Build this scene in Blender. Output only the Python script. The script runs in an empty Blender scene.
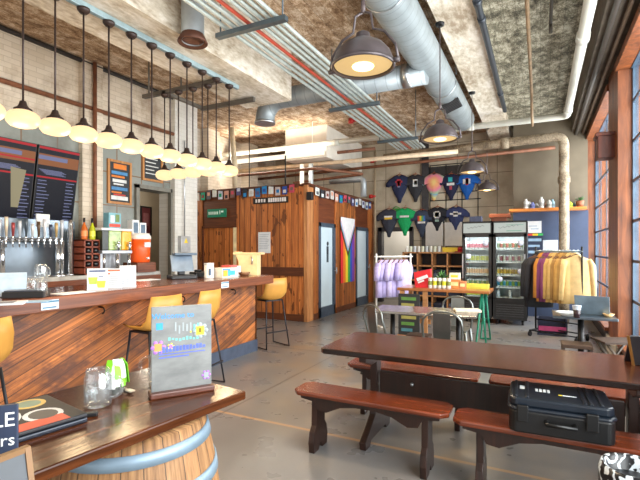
import bpy, math, random
from math import pi, sin, cos, radians as rad
from mathutils import Vector, Matrix
random.seed(7)
SC = bpy.context.scene
COL = SC.collection
FPX, HOR = 440.0, 249.0                      # focal length in pixels, horizon row
YAW = math.atan(0.5)
FW = Vector((-sin(YAW), cos(YAW), 0)); RT = Vector((cos(YAW), sin(YAW), 0))
EYE = Vector((0, 0, 1.5))

def px(u, v, X=None, Y=None, Z=None):
    """world point seen at pixel (u,v) on a world plane"""
    r = FW + RT*((u-320)/FPX) + Vector((0, 0, (HOR-v)/FPX))
    if X is not None: t = X/r.x
    elif Y is not None: t = Y/r.y
    else: t = (Z-EYE.z)/r.z
    return EYE + r*t

# ------------------------------------------------------------------ materials
def lin(c):
    def f(x):
        x /= 255.0
        return x/12.92 if x <= .04045 else ((x+.055)/1.055)**2.4
    return (f(c[0]), f(c[1]), f(c[2]), 1)

class NT:
    def __init__(s, name):
        s.m = bpy.data.materials.new(name); s.m.use_nodes = True
        s.t = s.m.node_tree; s.n = s.t.nodes
        s.b = s.n['Principled BSDF']
        s.co = s.n.new('ShaderNodeTexCoord').outputs['Object']
    def link(s, a, b): s.t.links.new(a, b)
    def inp(s, sock, v):
        if hasattr(v, 'is_output'): s.link(v, sock)
        else: sock.default_value = v
    def math(s, op, a, b=0.0, clamp=False):
        n = s.n.new('ShaderNodeMath'); n.operation = op; n.use_clamp = clamp
        s.inp(n.inputs[0], a); s.inp(n.inputs[1], b); return n.outputs[0]
    def dot(s, vec):
        n = s.n.new('ShaderNodeVectorMath'); n.operation = 'DOT_PRODUCT'
        s.link(s.co, n.inputs[0]); n.inputs[1].default_value = vec; return n.outputs['Value']
    def scale(s, vec, off=None, src=None):
        n = s.n.new('ShaderNodeVectorMath'); n.operation = 'MULTIPLY'
        s.link(src or s.co, n.inputs[0]); n.inputs[1].default_value = vec
        o = n.outputs[0]
        if off is not None:
            a = s.n.new('ShaderNodeVectorMath'); a.operation = 'ADD'
            s.link(o, a.inputs[0]); s.link(off, a.inputs[1]); o = a.outputs[0]
        return o
    def noise(s, vec, sc=5, det=4, rough=.55, dist=0):
        n = s.n.new('ShaderNodeTexNoise'); s.link(vec, n.inputs['Vector'])
        n.inputs['Scale'].default_value = sc; n.inputs['Detail'].default_value = det
        n.inputs['Roughness'].default_value = rough; n.inputs['Distortion'].default_value = dist
        return n.outputs[0]
    def ramp(s, fac, stops):
        n = s.n.new('ShaderNodeValToRGB'); e = n.color_ramp.elements
        while len(e) < len(stops): e.new(.5)
        for k, (p, c) in enumerate(stops):
            e[k].position = p; e[k].color = c if len(c) == 4 else (*c, 1)
        s.link(fac, n.inputs[0]); return n.outputs[0]
    def mix(s, fac, a, b, mode='MIX'):
        n = s.n.new('ShaderNodeMix'); n.data_type = 'RGBA'; n.blend_type = mode
        s.inp(n.inputs[0], fac); s.inp(n.inputs[6], a); s.inp(n.inputs[7], b); return n.outputs[2]
    def white(s, v):
        n = s.n.new('ShaderNodeTexWhiteNoise'); n.noise_dimensions = '1D'; s.link(v, n.inputs['W']); return n.outputs
    def bump(s, h, strength=.3, dist=.01):
        n = s.n.new('ShaderNodeBump'); n.inputs['Strength'].default_value = strength
        n.inputs['Distance'].default_value = dist; s.link(h, n.inputs['Height'])
        s.link(n.outputs[0], s.b.inputs['Normal'])
    def fin(s, col, rough=.5, metal=0, coat=0, spec=None):
        s.inp(s.b.inputs['Base Color'], col); s.inp(s.b.inputs['Roughness'], rough)
        s.b.inputs['Metallic'].default_value = metal
        s.b.inputs['Coat Weight'].default_value = coat
        s.b.inputs['Coat Roughness'].default_value = .12
        if spec is not None: s.b.inputs['Specular IOR Level'].default_value = spec
        return s.m

CACHE = {}
def plain(c, rough=.5, metal=0, var=.18, sc=9, bump=0, coat=0, name=None):
    key = ('p', c, rough, metal, var, sc, bump, coat)
    if key in CACHE: return CACHE[key]
    t = NT(name or 'surface'); L = lin(c)
    n = t.noise(t.co, sc, 3)
    a = tuple(x*(1-var) for x in L[:3]); b = tuple(min(1, x*(1+var)) for x in L[:3])
    col = t.ramp(n, [(.3, a), (.7, b)])
    if bump: t.bump(t.noise(t.co, sc*6, 3), bump)
    CACHE[key] = t.fin(col, rough, metal, coat); return CACHE[key]

def wood(name, c1, c2, axis=(0, 1, 0), fine=14, rough=.4, plank=None, dark=.25, coat=0, bump=.12, var=.35, knots=None):
    t = NT(name)
    st = tuple(fine*(1-abs(a)) + .9*abs(a) for a in axis)
    off = None; cell = None
    if plank:
        n, w, g = plank
        c = t.math('DIVIDE', t.dot(n), w)
        cell = t.math('FLOOR', c); fr = t.math('FRACT', c)
        rnd = t.white(cell)
        off = t.scale((9, 9, 9), src=rnd['Color'])
    if plank and abs(axis[0])+abs(axis[1])+abs(axis[2]) > 1.05:      # diagonal grain: use (along, across)
        al = t.dot(axis); cb = t.n.new('ShaderNodeCombineXYZ')
        t.link(t.math('MULTIPLY', al, .7), cb.inputs[0]); t.link(t.math('MULTIPLY', t.dot(plank[0]), fine), cb.inputs[1])
        a = t.n.new('ShaderNodeVectorMath'); t.link(cb.outputs[0], a.inputs[0]); t.link(off, a.inputs[1]); v = a.outputs[0]
    else:
        v = t.scale(st, off)
    n1 = t.noise(v, 1.6, 6, .62, .8)
    col = t.ramp(n1, [(.28, lin(c1)), (.55, tuple((x+y)/2 for x, y in zip(lin(c1), lin(c2)))), (.72, lin(c2))])
    if plank:
        k = t.math('MULTIPLY_ADD', rnd['Value'], 2*var); t.n[-1].inputs[2].default_value = 1-var
        m = t.n.new('ShaderNodeCombineColor')
        for i in range(3): t.link(k, m.inputs[i])
        col = t.mix(1.0, col, m.outputs[0], 'MULTIPLY')
        gap = t.math('LESS_THAN', fr, plank[2])
        col = t.mix(gap, col, tuple(x*dark for x in lin(c1)[:3])+(1,))
    if var > .43:
        pn = t.noise(t.scale((1, 1.3, 2.2)), 1.7, 5, .65)
        col = t.mix(t.ramp(pn, [(.47, (0, 0, 0)), (.62, (.8, .8, .8))]), col, lin((74, 46, 40)))
    if knots:
        kn = t.noise(t.scale(knots), 1.0, 2, .5)
        col = t.mix(t.math('MULTIPLY', t.math('GREATER_THAN', kn, .64), .75), col, tuple(x*.35 for x in lin(c1)[:3])+(1,))
    if bump: t.bump(n1, bump)
    return t.fin(col, rough, 0, coat)

def concrete(name, c1, c2, c3, sc=1.5, stretch=(1, 1, 1), rough=.85, bump=.5, boards=None):
    t = NT(name)
    v = t.scale(stretch)
    n1 = t.noise(v, sc, 8, .68, .4); n2 = t.noise(t.co, sc*.45, 3, .5); n3 = t.noise(v, sc*9, 4, .6)
    f = t.math('ADD', t.math('MULTIPLY', n1, .5), t.math('ADD', t.math('MULTIPLY', n2, .2), t.math('MULTIPLY', n3, .3)))
    col = t.ramp(f, [(.41, lin(c1)), (.5, lin(c2)), (.58, lin(c3))])
    if boards:
        c = t.math('DIVIDE', t.dot(boards[0]), boards[1]); fr = t.math('FRACT', c)
        k = t.white(t.math('FLOOR', c))['Value']
        col = t.mix(t.math('MULTIPLY', k, .22), col, tuple(x*.45 for x in lin(c1)[:3])+(1,))
        col = t.mix(t.math('MULTIPLY', t.math('LESS_THAN', fr, .06), .38), col, tuple(x*.35 for x in lin(c1)[:3])+(1,))
    t.bump(f, bump, .05)
    return t.fin(col, rough)

def bricks(name, c1, c2, mortar, plane='YZ', w=.22, h=.075, rough=.7, stain=None, gapw=.005, offset=.5):
    t = NT(name)
    sp = t.n.new('ShaderNodeSeparateXYZ'); t.link(t.co, sp.inputs[0])
    cb = t.n.new('ShaderNodeCombineXYZ')
    t.link(sp.outputs['XYZ'.index(plane[0])], cb.inputs[0]); t.link(sp.outputs['XYZ'.index(plane[1])], cb.inputs[1])
    b = t.n.new('ShaderNodeTexBrick'); t.link(cb.outputs[0], b.inputs['Vector'])
    b.inputs['Color1'].default_value = lin(c1); b.inputs['Color2'].default_value = lin(c2); b.inputs['Mortar'].default_value = lin(mortar)
    b.offset = offset; b.inputs['Scale'].default_value = 1; b.inputs['Mortar Size'].default_value = gapw
    b.inputs['Brick Width'].default_value = w; b.inputs['Row Height'].default_value = h
    col = b.outputs['Color']
    n = t.noise(t.co, 1.3, 6, .65)
    st = lin(stain or mortar)
    col = t.mix(t.ramp(n, [(.5, (0, 0, 0)), (.68, (.75, .75, .75))]), col, st)
    t.bump(b.outputs['Fac'], -.4, .01)
    return t.fin(col, rough)

def emit(name, c, s):
    t = NT(name); t.b.inputs['Emission Color'].default_value = lin(c); t.b.inputs['Emission Strength'].default_value = s
    n = t.noise(t.co, 6, 2); d = tuple(x*.12 for x in lin(c)[:3]); return t.fin(t.ramp(n, [(.3, d), (.7, d)]), .4, 0, 0, .15)

def glassy(name, tint, mixf=.12, rough=.03):
    t = NT(name); t.n.remove(t.b)
    tr = t.n.new('ShaderNodeBsdfTransparent'); tr.inputs[0].default_value = lin(tint)
    gl = t.n.new('ShaderNodeBsdfGlossy'); gl.inputs['Roughness'].default_value = rough
    fr = t.n.new('ShaderNodeLayerWeight'); fr.inputs['Blend'].default_value = .5
    f = t.math('ADD', t.math('MULTIPLY', t.math('POWER', fr.outputs['Facing'], 5.0), .4), mixf*.25, True)
    mx = t.n.new('ShaderNodeMixShader'); t.link(f, mx.inputs[0]); t.link(tr.outputs[0], mx.inputs[1]); t.link(gl.outputs[0], mx.inputs[2])
    t.link(mx.outputs[0], t.n['Material Output'].inputs[0]); return t.m

def steel(name, c, rough=.35, ring=None, metal=.9):
    t = NT(name); n = t.noise(t.co, 4, 4)
    L = lin(c)
    col = t.ramp(n, [(.3, tuple(x*.78 for x in L[:3])), (.7, tuple(min(1, x*1.15) for x in L[:3]))])
    if ring:
        fr = t.math('FRACT', t.math('DIVIDE', t.dot(ring[0]), ring[1]))
        g = t.math('LESS_THAN', fr, .08)
        col = t.mix(t.math('MULTIPLY', g, .45), col, tuple(x*.4 for x in L[:3])+(1,)); t.bump(g, .3, .01)
    return t.fin(col, rough, metal)

# ------------------------------------------------------------------ mesh builder
class MB:
    def __init__(s): s.v = []; s.f = []; s.mi = []; s.sm = []
    def add(s, vs, fs, m=0, smooth=False):
        k = len(s.v); s.v += [tuple(p) for p in vs]
        for f in fs: s.f.append([i+k for i in f]); s.mi.append(m); s.sm.append(smooth)
        return s
    def box(s, x0, y0, z0, x1, y1, z1, m=0):
        x0, x1 = sorted((x0, x1)); y0, y1 = sorted((y0, y1)); z0, z1 = sorted((z0, z1))
        return s.add([(x0,y0,z0),(x1,y0,z0),(x1,y1,z0),(x0,y1,z0),(x0,y0,z1),(x1,y0,z1),(x1,y1,z1),(x0,y1,z1)],
                     [(3,2,1,0),(4,5,6,7),(0,1,5,4),(1,2,6,5),(2,3,7,6),(3,0,4,7)], m)
    def obox(s, c, ex, ey, ez, m=0):
        """oriented box: centre and three half vectors"""
        c, ex, ey, ez = map(Vector, (c, ex, ey, ez))
        vs = [c+a*ex+b*ey+d*ez for d in (-1, 1) for a, b in ((-1,-1),(1,-1),(1,1),(-1,1))]
        return s.add(vs, [(3,2,1,0),(4,5,6,7),(0,1,5,4),(1,2,6,5),(2,3,7,6),(3,0,4,7)], m)
    def cyl(s, p0, p1, r0, r1=None, n=14, m=0, cap=True):
        return s.tube([p0, p1], [r0, r0 if r1 is None else r1], n, m, cap)
    def tube(s, pts, r, n=10, m=0, cap=True):
        pts = [Vector(p) for p in pts]; rs = r if isinstance(r, (list, tuple)) else [r]*len(pts)
        vs = []; fs = []; prev = None
        for i, p in enumerate(pts):
            if i == 0: d = pts[1]-p
            elif i == len(pts)-1: d = p-pts[i-1]
            else: d = (pts[i+1]-p).normalized()+(p-pts[i-1]).normalized()
            if d.length < 1e-9: d = Vector((0,0,1))
            d.normalize()
            if prev is None:
                a = d.orthogonal().normalized()
            else:
                a = prev - d*prev.dot(d)
                a = a.normalized() if a.length > 1e-6 else d.orthogonal().normalized()
            prev = a; b = d.cross(a)
            for k in range(n):
                t = 2*pi*k/n; vs.append(p+(a*cos(t)+b*sin(t))*rs[i])
        for i in range(len(pts)-1):
            for k in range(n):
                k2 = (k+1) % n; fs.append((i*n+k, i*n+k2, (i+1)*n+k2, (i+1)*n+k))
        s.add(vs, fs, m, True)
        if cap:
            q = len(s.v)-len(vs)
            s.f.append([q+k for k in range(n)][::-1]); s.mi.append(m); s.sm.append(False)
            s.f.append([q+(len(pts)-1)*n+k for k in range(n)]); s.mi.append(m); s.sm.append(False)
        return s
    def lathe(s, prof, n=24, c=(0,0,0), m=0, smooth=True, sx=1, sy=1):
        vs = []; fs = []
        for r, z in prof:
            for k in range(n):
                t = 2*pi*k/n; vs.append((c[0]+r*cos(t)*sx, c[1]+r*sin(t)*sy, c[2]+z))
        for i in range(len(prof)-1):
            for k in range(n):
                k2 = (k+1) % n; fs.append((i*n+k, i*n+k2, (i+1)*n+k2, (i+1)*n+k))
        s.add(vs, fs, m, smooth)
        return s
    def prism(s, poly, d0, d1, plane='XZ', m=0):
        def P(a, b, d): return {'XZ': (a, d, b), 'YZ': (d, a, b), 'XY': (a, b, d)}[plane]
        n = len(poly)
        vs = [P(a, b, d0) for a, b in poly]+[P(a, b, d1) for a, b in poly]
        fs = [list(range(n))[::-1], list(range(n, 2*n))]+[(k, (k+1) % n, n+(k+1) % n, n+k) for k in range(n)]
        return s.add(vs, fs, m)
    def ball(s, c, r, sx=1, sy=1, sz=1, n=14, m=0):
        pr = [(max(1e-4, r*sin(pi*k/8)), -r*cos(pi*k/8)*sz) for k in range(9)]
        return s.lathe(pr, n, c, m, True, sx, sy)
    def text(s, body, size, M4, m=0, align='CENTER', depth=.0006):
        cu = bpy.data.curves.new('t', 'FONT'); cu.body = body; cu.size = size; cu.align_x = align; cu.extrude = depth; cu.resolution_u = 2
        o = bpy.data.objects.new('t', cu); me = o.to_mesh()
        s.add([M4 @ v.co for v in me.vertices], [list(p.vertices) for p in me.polygons], m)
        o.to_mesh_clear(); bpy.data.objects.remove(o); bpy.data.curves.remove(cu); return s
    def xf(s, M4):
        s.v = [tuple(M4 @ Vector(p)) for p in s.v]; return s
    def build(s, name, mats, parent=None, loc=(0,0,0), rz=0, bevel=0, label=None, sub=0):
        me = bpy.data.meshes.new(name); me.from_pydata(s.v, [], s.f)
        for m in (mats if isinstance(mats, (list, tuple)) else [mats]): me.materials.append(m)
        me.polygons.foreach_set('material_index', s.mi); me.polygons.foreach_set('use_smooth', s.sm)
        me.validate(); me.update()
        o = bpy.data.objects.new(name, me); COL.objects.link(o)
        o.location = loc; o.rotation_euler = (0, 0, rz)
        if parent: o.parent = parent
        if bevel:
            b = o.modifiers.new('bevel', 'BEVEL'); b.width = bevel; b.segments = 2; b.limit_method = 'ANGLE'; b.angle_limit = rad(40)
        if label: o['label'] = label
        return o

def tag(o, label, cat, group=None, kind=None):
    o['label'] = label; o['category'] = cat
    if group: o['group'] = group
    if kind: o['kind'] = kind
    return o
def thing(name, label, cat, loc=(0,0,0), rz=0, group=None):
    o = bpy.data.objects.new(name, None); COL.objects.link(o); o.empty_display_size = .1
    o.location = loc; o.rotation_euler = (0, 0, rz)
    return tag(o, label, cat, group)
def struct(name, mb, mats, parent=None, bevel=0, label=None):
    o = mb.build(name, mats, parent, bevel=bevel)
    if not parent: o['kind'] = 'structure'
    if label: o['label'] = label
    return o
def dup(root, loc, rz=0, label=None, group=None):
    r = root.copy(); COL.objects.link(r); r.location = loc; r.rotation_euler = (0, 0, rz)
    if label: r['label'] = label
    if group: r['group'] = group
    for ch in list(root.children):
        c = ch.copy(); COL.objects.link(c); c.parent = r
        for g in list(ch.children):
            d = g.copy(); COL.objects.link(d); d.parent = c
    return r
ORD = ['first','second','third','fourth','fifth','sixth','seventh','eighth','ninth','tenth','eleventh','twelfth','thirteenth','fourteenth','fifteenth','sixteenth','seventeenth','eighteenth']
def arc(c, r, a0, a1, ax, ay, n=8):
    c = Vector(c); ax = Vector(ax); ay = Vector(ay)
    return [c+ax*(r*cos(a0+(a1-a0)*k/n))+ay*(r*sin(a0+(a1-a0)*k/n)) for k in range(n+1)]

# shared materials
BLACK = plain((26,26,28), .45); BLACKM = plain((34,33,34), .4, .6)
WHITE = plain((232,230,224), .5); PAPER = plain((216,220,224), .7, 0, .05)
STEEL = steel('brushed_steel', (190,195,200), .28); CHROME = steel('chrome', (215,218,222), .12)
GALV = steel('galvanized_sheet', (176,184,188), .42, metal=.45)
INK = plain((40,45,60), .7)
GLASS = glassy('clear_glass', (240,246,248), .15)
BRONZE = plain((58,44,40), .4, .3)
# ================================================================== SETTING
XL, XR, YB, ZC = -6.5, 0.92, 12.0, 4.5
# --- floor
def floor_mat():
    t = NT('polished_concrete')
    n1 = t.noise(t.co, .55, 3, .5, .3); n2 = t.noise(t.co, 3.0, 3, .55); n3 = t.noise(t.co, 60, 2)
    f = t.math('ADD', t.math('MULTIPLY', n1, .65), t.math('ADD', t.math('MULTIPLY', n2, .3), t.math('MULTIPLY', n3, .05)))
    col = t.ramp(f, [(.3, lin((106,105,106))), (.46, lin((117,115,114))), (.56, lin((131,124,116))), (.66, lin((150,129,104)))])
    y = t.dot((0, 1, 0)); x = t.dot((1, 0, 0))
    for yy, w, c in ((3.22, .035, (178,142,104)), (5.75, .03, (70,68,66)), (9.2, .02, (80,78,76)), (0.6, .02, (80,78,76))):
        d = t.math('ABSOLUTE', t.math('SUBTRACT', y, yy))
        col = t.mix(t.math('MULTIPLY', t.math('LESS_THAN', d, w/2), .8), col, lin(c))
    d = t.math('ABSOLUTE', t.math('SUBTRACT', x, -2.6))
    col = t.mix(t.math('MULTIPLY', t.math('LESS_THAN', d, .012), .6), col, lin((74,70,66)))
    t.bump(n3, .04)
    return t.fin(col, t.math('ADD', t.math('MULTIPLY', n2, .25), .18), 0, .1)
struct('floor', MB().box(-10, -4, -.12, 1.6, YB+.6, 0), floor_mat())

# --- ceiling: board-formed concrete, in bays between beams
CE_BROWN = concrete('ceiling_concrete', (116,86,62), (182,152,120), (230,212,190), 9, (1, .6, 1), .9, .7, ((1, 0, 0), .16))
CE_DARK = concrete('ceiling_stained', (66,62,50), (134,128,108), (200,194,174), 9, (1, .6, 1), .9, .7, ((1, 0, 0), .14))
BEAM = concrete('beam_concrete', (160,142,120), (204,192,172), (230,222,210), 2.5, (1, .4, 1), .85, .4)
struct('ceiling', MB().box(-10, -4, ZC, -.9, YB+.6, ZC+.2), CE_BROWN)
struct('ceiling', MB().box(-.9, -4, ZC, 1.6, YB+.6, ZC+.2), CE_DARK)
struct('ceiling_beam', MB().box(-4.07, -4, 3.68, -3.27, 5.6, ZC), BEAM)
struct('ceiling_beam', MB().box(-1.1, -4, 4.2, -.65, YB, ZC), BEAM)
struct('ceiling_beam', MB().box(.62, -4, 4.05, 1.3, YB, ZC), plain((92,82,70), .8, 0, .3, 5))
struct('ceiling_beam', MB().box(-5.75, 9.55, 3.72, -4.6, 11.9, ZC), plain((236,230,218), .8, 0, .1, 3))

# --- left wall: painted brick over big glazed tile
BRICK_W = bricks('painted_brick', (200,187,168), (213,202,186), (186,173,154), 'YZ', .22, .075, .75, (128,104,82))
TILE = bricks('glazed_tile', (124,130,126), (144,148,142), (120,94,70), 'YZ', .52, .56, .35, (96,96,90), .012, 0)
w = MB().box(XL-.3, -4, 0, XL, 5.62, 3.35)
w.box(XL-.3, 5.62, 2.6, XL, 6.42, 3.35)
struct('wall_left', w, TILE)
struct('wall_left', MB().box(XL-.3, -4, 3.35, XL, 7.0, ZC), BRICK_W)
struct('wall_left', MB().box(-7.9, 7.9, 0, -7.6, YB, 3.2).box(-7.9, 7.0, 3.2, -7.6, YB, ZC), BRICK_W)
struct('wall_left', MB().box(-7.9, 6.9, 2.9, XL, 7.1, ZC), BRICK_W)
struct('pillar', MB().box(XL-.02, 4.5, 0, XL+.09, 4.86, ZC), BRICK_W, label='painted brick pilaster beside the menu screens')
struct('pillar', MB().box(XL-.3, 6.42, 0, XL+.12, 7.05, ZC), bricks('white_brick', (205,203,196), (214,212,206), (198,195,188), 'YZ', .22, .075, .7, (190,186,178)))
struct('pillar', MB().box(-7.62, 8.5, 2.6, -7.35, 8.95, ZC), BRICK_W)
struct('pillar', MB().box(-7.62, 10.2, 2.6, -7.35, 10.65, ZC), BRICK_W)
# dark steel lintel and side frame of the passage opening
fr = MB().box(XL-.02, 5.56, 0, XL+.06, 5.63, 2.66).box(XL-.02, 6.38, 0, XL+.06, 6.44, 2.66).box(XL-.02, 5.56, 2.6, XL+.06, 6.44, 2.67)
struct('door_frame', fr, plain((120,118,110), .5, .3))
# passage behind the opening
struct('wall_passage', MB().box(-9.6, 4.6, 0, -9.4, 10, 3.2).box(-9.5, 9.9, 0, -7.9, 10.1, 3.2).box(-9.5, 4.5, 0, -6.8, 4.7, 3.2), plain((150,140,124), .8, 0, .1, 2))
struct('ceiling', MB().box(-9.6, 4.5, 3.2, -7.9, 10.1, 3.3).box(-7.9, 4.5, 3.2, XL-.3, 6.9, 3.3).box(-7.9, 6.9, 3.2, -7.6, 7.0, 3.3), plain((120,110,98), .8))

# --- back wall: tan concrete panels with dark steel grid
def panel_mat():
    t = NT('back_panels'); n = t.noise(t.co, 1.1, 6, .6)
    col = t.ramp(n, [(.34, lin((160,146,126))), (.55, lin((196,184,162))), (.7, lin((214,204,186)))])
    for ax, wd in (((1, 0, 0), .98), ((0, 0, 1), .86)):
        f = t.math('FRACT', t.math('DIVIDE', t.dot(ax), wd)); col = t.mix(t.math('MULTIPLY', t.math('LESS_THAN', f, .018), .75), col, lin((84,76,66)))
    return t.fin(col, .8)
dl = px(379, 250, Y=YB).x; dr = px(413, 250, Y=YB).x; dtop = px(380, 231, Y=YB).z
w = MB().box(-8, YB, 0, dl, YB+.2, ZC).box(dr, YB, 0, 1.6, YB+.2, ZC).box(dl, YB, dtop, dr, YB+.2, ZC)
struct('wall_back', w, panel_mat())
d = MB().box(dl-.02, YB-.06, 0, dl+.1, YB+.16, dtop+.1).box(dr-.09, YB-.06, 0, dr+.02, YB+.16, dtop+.1).box(dl, YB-.06, dtop-.02, dr, YB+.16, dtop+.1)
struct('door_4', d, plain((44,42,44), .45), label='open back doorway with a dark frame behind the lavender shirts')
struct('wall_backroom', MB().box(dl-1, YB+1.5, 0, dr+1, YB+1.6, 3).box(dl-1.1, YB+.2, 0, dl-1, YB+1.6, 3).box(dr+1, YB+.2, 0, dr+1.1, YB+1.6, 3), plain((214,212,206), .7, 0, .06, 1))
l = bpy.data.lights.new('backroom_fill', 'POINT'); l.energy = 45; l.color = (1, .97, .93); l.shadow_soft_size = .2  # unseen point light added to brighten the room beyond the doorway
o = bpy.data.objects.new('backroom_fill', l); COL.objects.link(o); o.location = ((dl+dr)/2+.3, YB+.8, 2.5)
struct('floor', MB().box(dl-1.1, YB+.6, -.12, dr+1.1, YB+1.6, 0), plain((120,116,110), .5))
struct('pillar', MB().box(px(421, 200, Y=11.9).x, 11.945, 0, px(428, 200, Y=11.9).x, YB+.01, ZC), plain((66,66,70), .5, .4), label='dark steel column on the back wall between the shirts')

# --- right wall: timber-clad piers between tall steel windows
TIM = wood('window_timber', (66,30,15), (158,90,46), (0, 0, 1), 7, .5, None, bump=.15)
DARKW = plain((58,50,44), .7, 0, .2, 3)
piers = [(-4, -.7), (2.7, 3.6), (6.96, 7.85), (11.25, YB)]
for a, b in piers:
    struct('pillar', MB().box(XR, a, 0, XR+.42, b, 4.05), TIM)
wins = [(-.7, 2.7), (3.6, 6.96), (7.85, 11.25)]
struct('wall_right', MB().box(XR+.02, -4, 3.92, XR+.42, YB, ZC), DARKW)
for a, b in wins: struct('wall_right', MB().box(XR+.04, a, 0, XR+.42, b, .3), DARKW)
MULL = plain((70,88,106), .35, .2); WGL = glassy('window_glass', (232,236,238), .1)
for k, (a, b) in enumerate(wins):
    f = MB(); gx = XR+.17
    f.box(gx-.012, a, .3, gx+.05, a+.04, 3.92).box(gx-.012, b-.04, .3, gx+.05, b, 3.92).box(gx-.03, a, .3, gx+.05, b, .38).box(gx-.03, a, 3.85, gx+.05, b, 3.92)
    n = 4
    for i in range(1, n): f.box(gx-.006, a+(b-a)*i/n-.015, .3, gx+.008, a+(b-a)*i/n+.018, 3.9)
    for i in range(1, 7): f.box(gx-.012, a, .3+i*.52-.016, gx+.012, b, .3+i*.52+.02)
    wo = struct(f'window_{k+1}', f, MULL)
    struct('window_glass', MB().box(gx, a+.03, .34, gx+.008, b-.03, 3.88), WGL, wo)
    struct('window_sill', MB().box(XR-.05, a-.02, .27, XR+.16, b+.02, .325), TIM, wo, .006)
    struct('window_head', MB().box(XR-.03, a-.05, 3.86, XR+.14, b+.05, 3.96), TIM, wo, .006)
# light stone base of the pier
struct('baseboard_right', MB().box(XR-.03, 6.9, 0, XR, 7.9, .22), plain((182,176,170), .6), None, .004)

# --- restroom booth: cedar box standing in the corner
BX, BY, BZ = -4.28, 7.97, 2.8
CED = wood('cedar_boards', (134,68,30), (212,132,66), (0, 0, 1), 16, .45, ((1, 0, 0), .15, .09), .3, .1, .1, .3, (9, 9, 4))
CEDY = wood('cedar_boards_side', (134,68,30), (206,126,62), (0, 0, 1), 16, .45, ((0, 1, 0), .15, .09), .3, .1, .1, .3, (9, 9, 4))
DKW = wood('dark_boards', (70,32,14), (112,60,28), (1, 0, 0), 12, .5, None, bump=.1)
POST = wood('corner_post', (150,92,50), (214,152,96), (0, 0, 1), 12, .45, None)
bl = px(190, 200, Y=BY).x
d0 = px(202, 230, Y=BY).x; d1 = px(235, 230, Y=BY).x; e1 = px(236.5, 230, Y=BY).x; dz = px(210, 226, Y=BY).z
w = MB().box(bl, BY, 0, d0, BY+.12, BZ).box(e1, BY, 0, BX-.06, BY+.12, BZ)
struct('wall_booth_front', w, CED)
struct('wall_booth_front', MB().box(d0, BY+.02, dz, e1, BY+.12, BZ), DKW)
a0 = px(318.5, 250, X=BX).y; a1 = px(335, 250, X=BX).y; b0 = px(355.5, 250, X=BX).y; b1 = px(368, 250, X=BX).y
w = MB().box(BX-.12, BY+.2, 0, BX, a0, BZ).box(BX-.12, a1, 0, BX, b0, BZ).box(BX-.12, b1, 0, BX, YB, BZ)
struct('wall_booth_side', w, CEDY)
struct('wall_booth_side', MB().box(BX-.12, a0, 2.08, BX-.02, a1, BZ).box(BX-.12, b0, 2.08, BX-.02, b1, BZ), wood('dark_boards_side', (84,38,18), (128,66,32), (0, 1, 0), 12, .5, None))
struct('ceiling_booth', MB().box(bl, BY+.12, BZ-.12, BX-.12, YB, BZ-.04), DKW)
struct('pillar', MB().box(BX-.07, BY-.03, 0, BX+.03, BY+.22, BZ+.02), POST, None, .01, 'pale cedar corner post of the restroom booth')
tr = MB().box(e1, BY-.025, .0, BX-.08, BY, .14).box(e1, BY-.03, px(270, 271, Y=BY).z-.09, BX-.08, BY, px(270, 271, Y=BY).z+.09)
struct('trim_1', tr, DKW, None, .004)
struct('trim_2', MB().box(bl, BY-.03, BZ-.02, BX-.2, BY+.14, BZ+.06).box(BX-.14, BY, BZ-.02, BX+.03, YB, BZ+.06), DKW, None, .004)
struct('baseboard_booth', MB().box(BX, BY+.2, 0, BX+.02, a0-.05, .13).box(BX, a1+.05, 0, BX+.02, b0-.05, .13), DKW, None, .004)
# cedar door at the front with a pale edge strip
dr1 = struct('door_1', MB().box(d0+.03, BY+.03, 0, d1-.06, BY+.09, dz-.03), CED, None, .004, 'cedar plank restroom door under the green sign')
struct('door_frame', MB().box(d0, BY-.01, 0, d0+.04, BY+.1, dz).box(d0, BY-.01, dz-.05, e1, BY+.1, dz), DKW, dr1)
struct('door_edge', MB().box(d1-.05, BY, 0, e1, BY+.1, dz-.04), plain((232,214,170), .5), dr1, 0, 'pale yellow door edge')
struct('door_number', MB().text('101', .14, Matrix.Translation(((d0+d1)/2, BY+.028, dz-.22)) @ Matrix.Rotation(pi/2, 4, 'X'), 0), plain((60,34,18), .5), dr1)
# two frosted glass doors on the side
FROST = plain((205,222,232), .25, 0, .06, 2); DFR = plain((70,82,98), .4, .2)
for k, (p, q) in enumerate(((a0, a1), (b0, b1))):
    do = struct(f'door_{k+2}', MB().box(BX-.1, p, 0, BX+.02, p+.09, 2.08).box(BX-.1, q-.09, 0, BX+.02, q, 2.08).box(BX-.1, p, 1.99, BX+.02, q, 2.08).box(BX-.1, p, 0, BX+.02, q, .22), DFR, None, .004,
                ['frosted restroom door nearer the bar', 'frosted restroom door beyond the flag'][k])
    struct('door_pane', MB().box(BX-.07, p+.08, .2, BX-.03, q-.08, 2.0), FROST, do)
    struct('door_handle', MB().cyl((BX+.02, q-.06, 1.0), (BX+.07, q-.06, 1.0), .012, n=8).cyl((BX+.07, q-.06, .92), (BX+.07, q-.06, 1.08), .013, n=8), STEEL, do)
    if k == 0:
        g = MB(); yc = (p+q)/2+.08; M4 = Matrix.Rotation(pi/2, 4, 'Z') @ Matrix.Rotation(pi/2, 4, 'X')
        g.ball((BX-.02, yc, 1.62), .05, .15, 1, 1, 10).box(BX-.028, yc-.05, 1.38, BX-.022, yc+.05, 1.56).box(BX-.028, yc-.045, 1.2, BX-.022, yc-.01, 1.38).box(BX-.028, yc+.01, 1.2, BX-.022, yc+.045, 1.38)
        struct('door_symbol', g, plain((50,60,72), .5), do)

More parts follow.
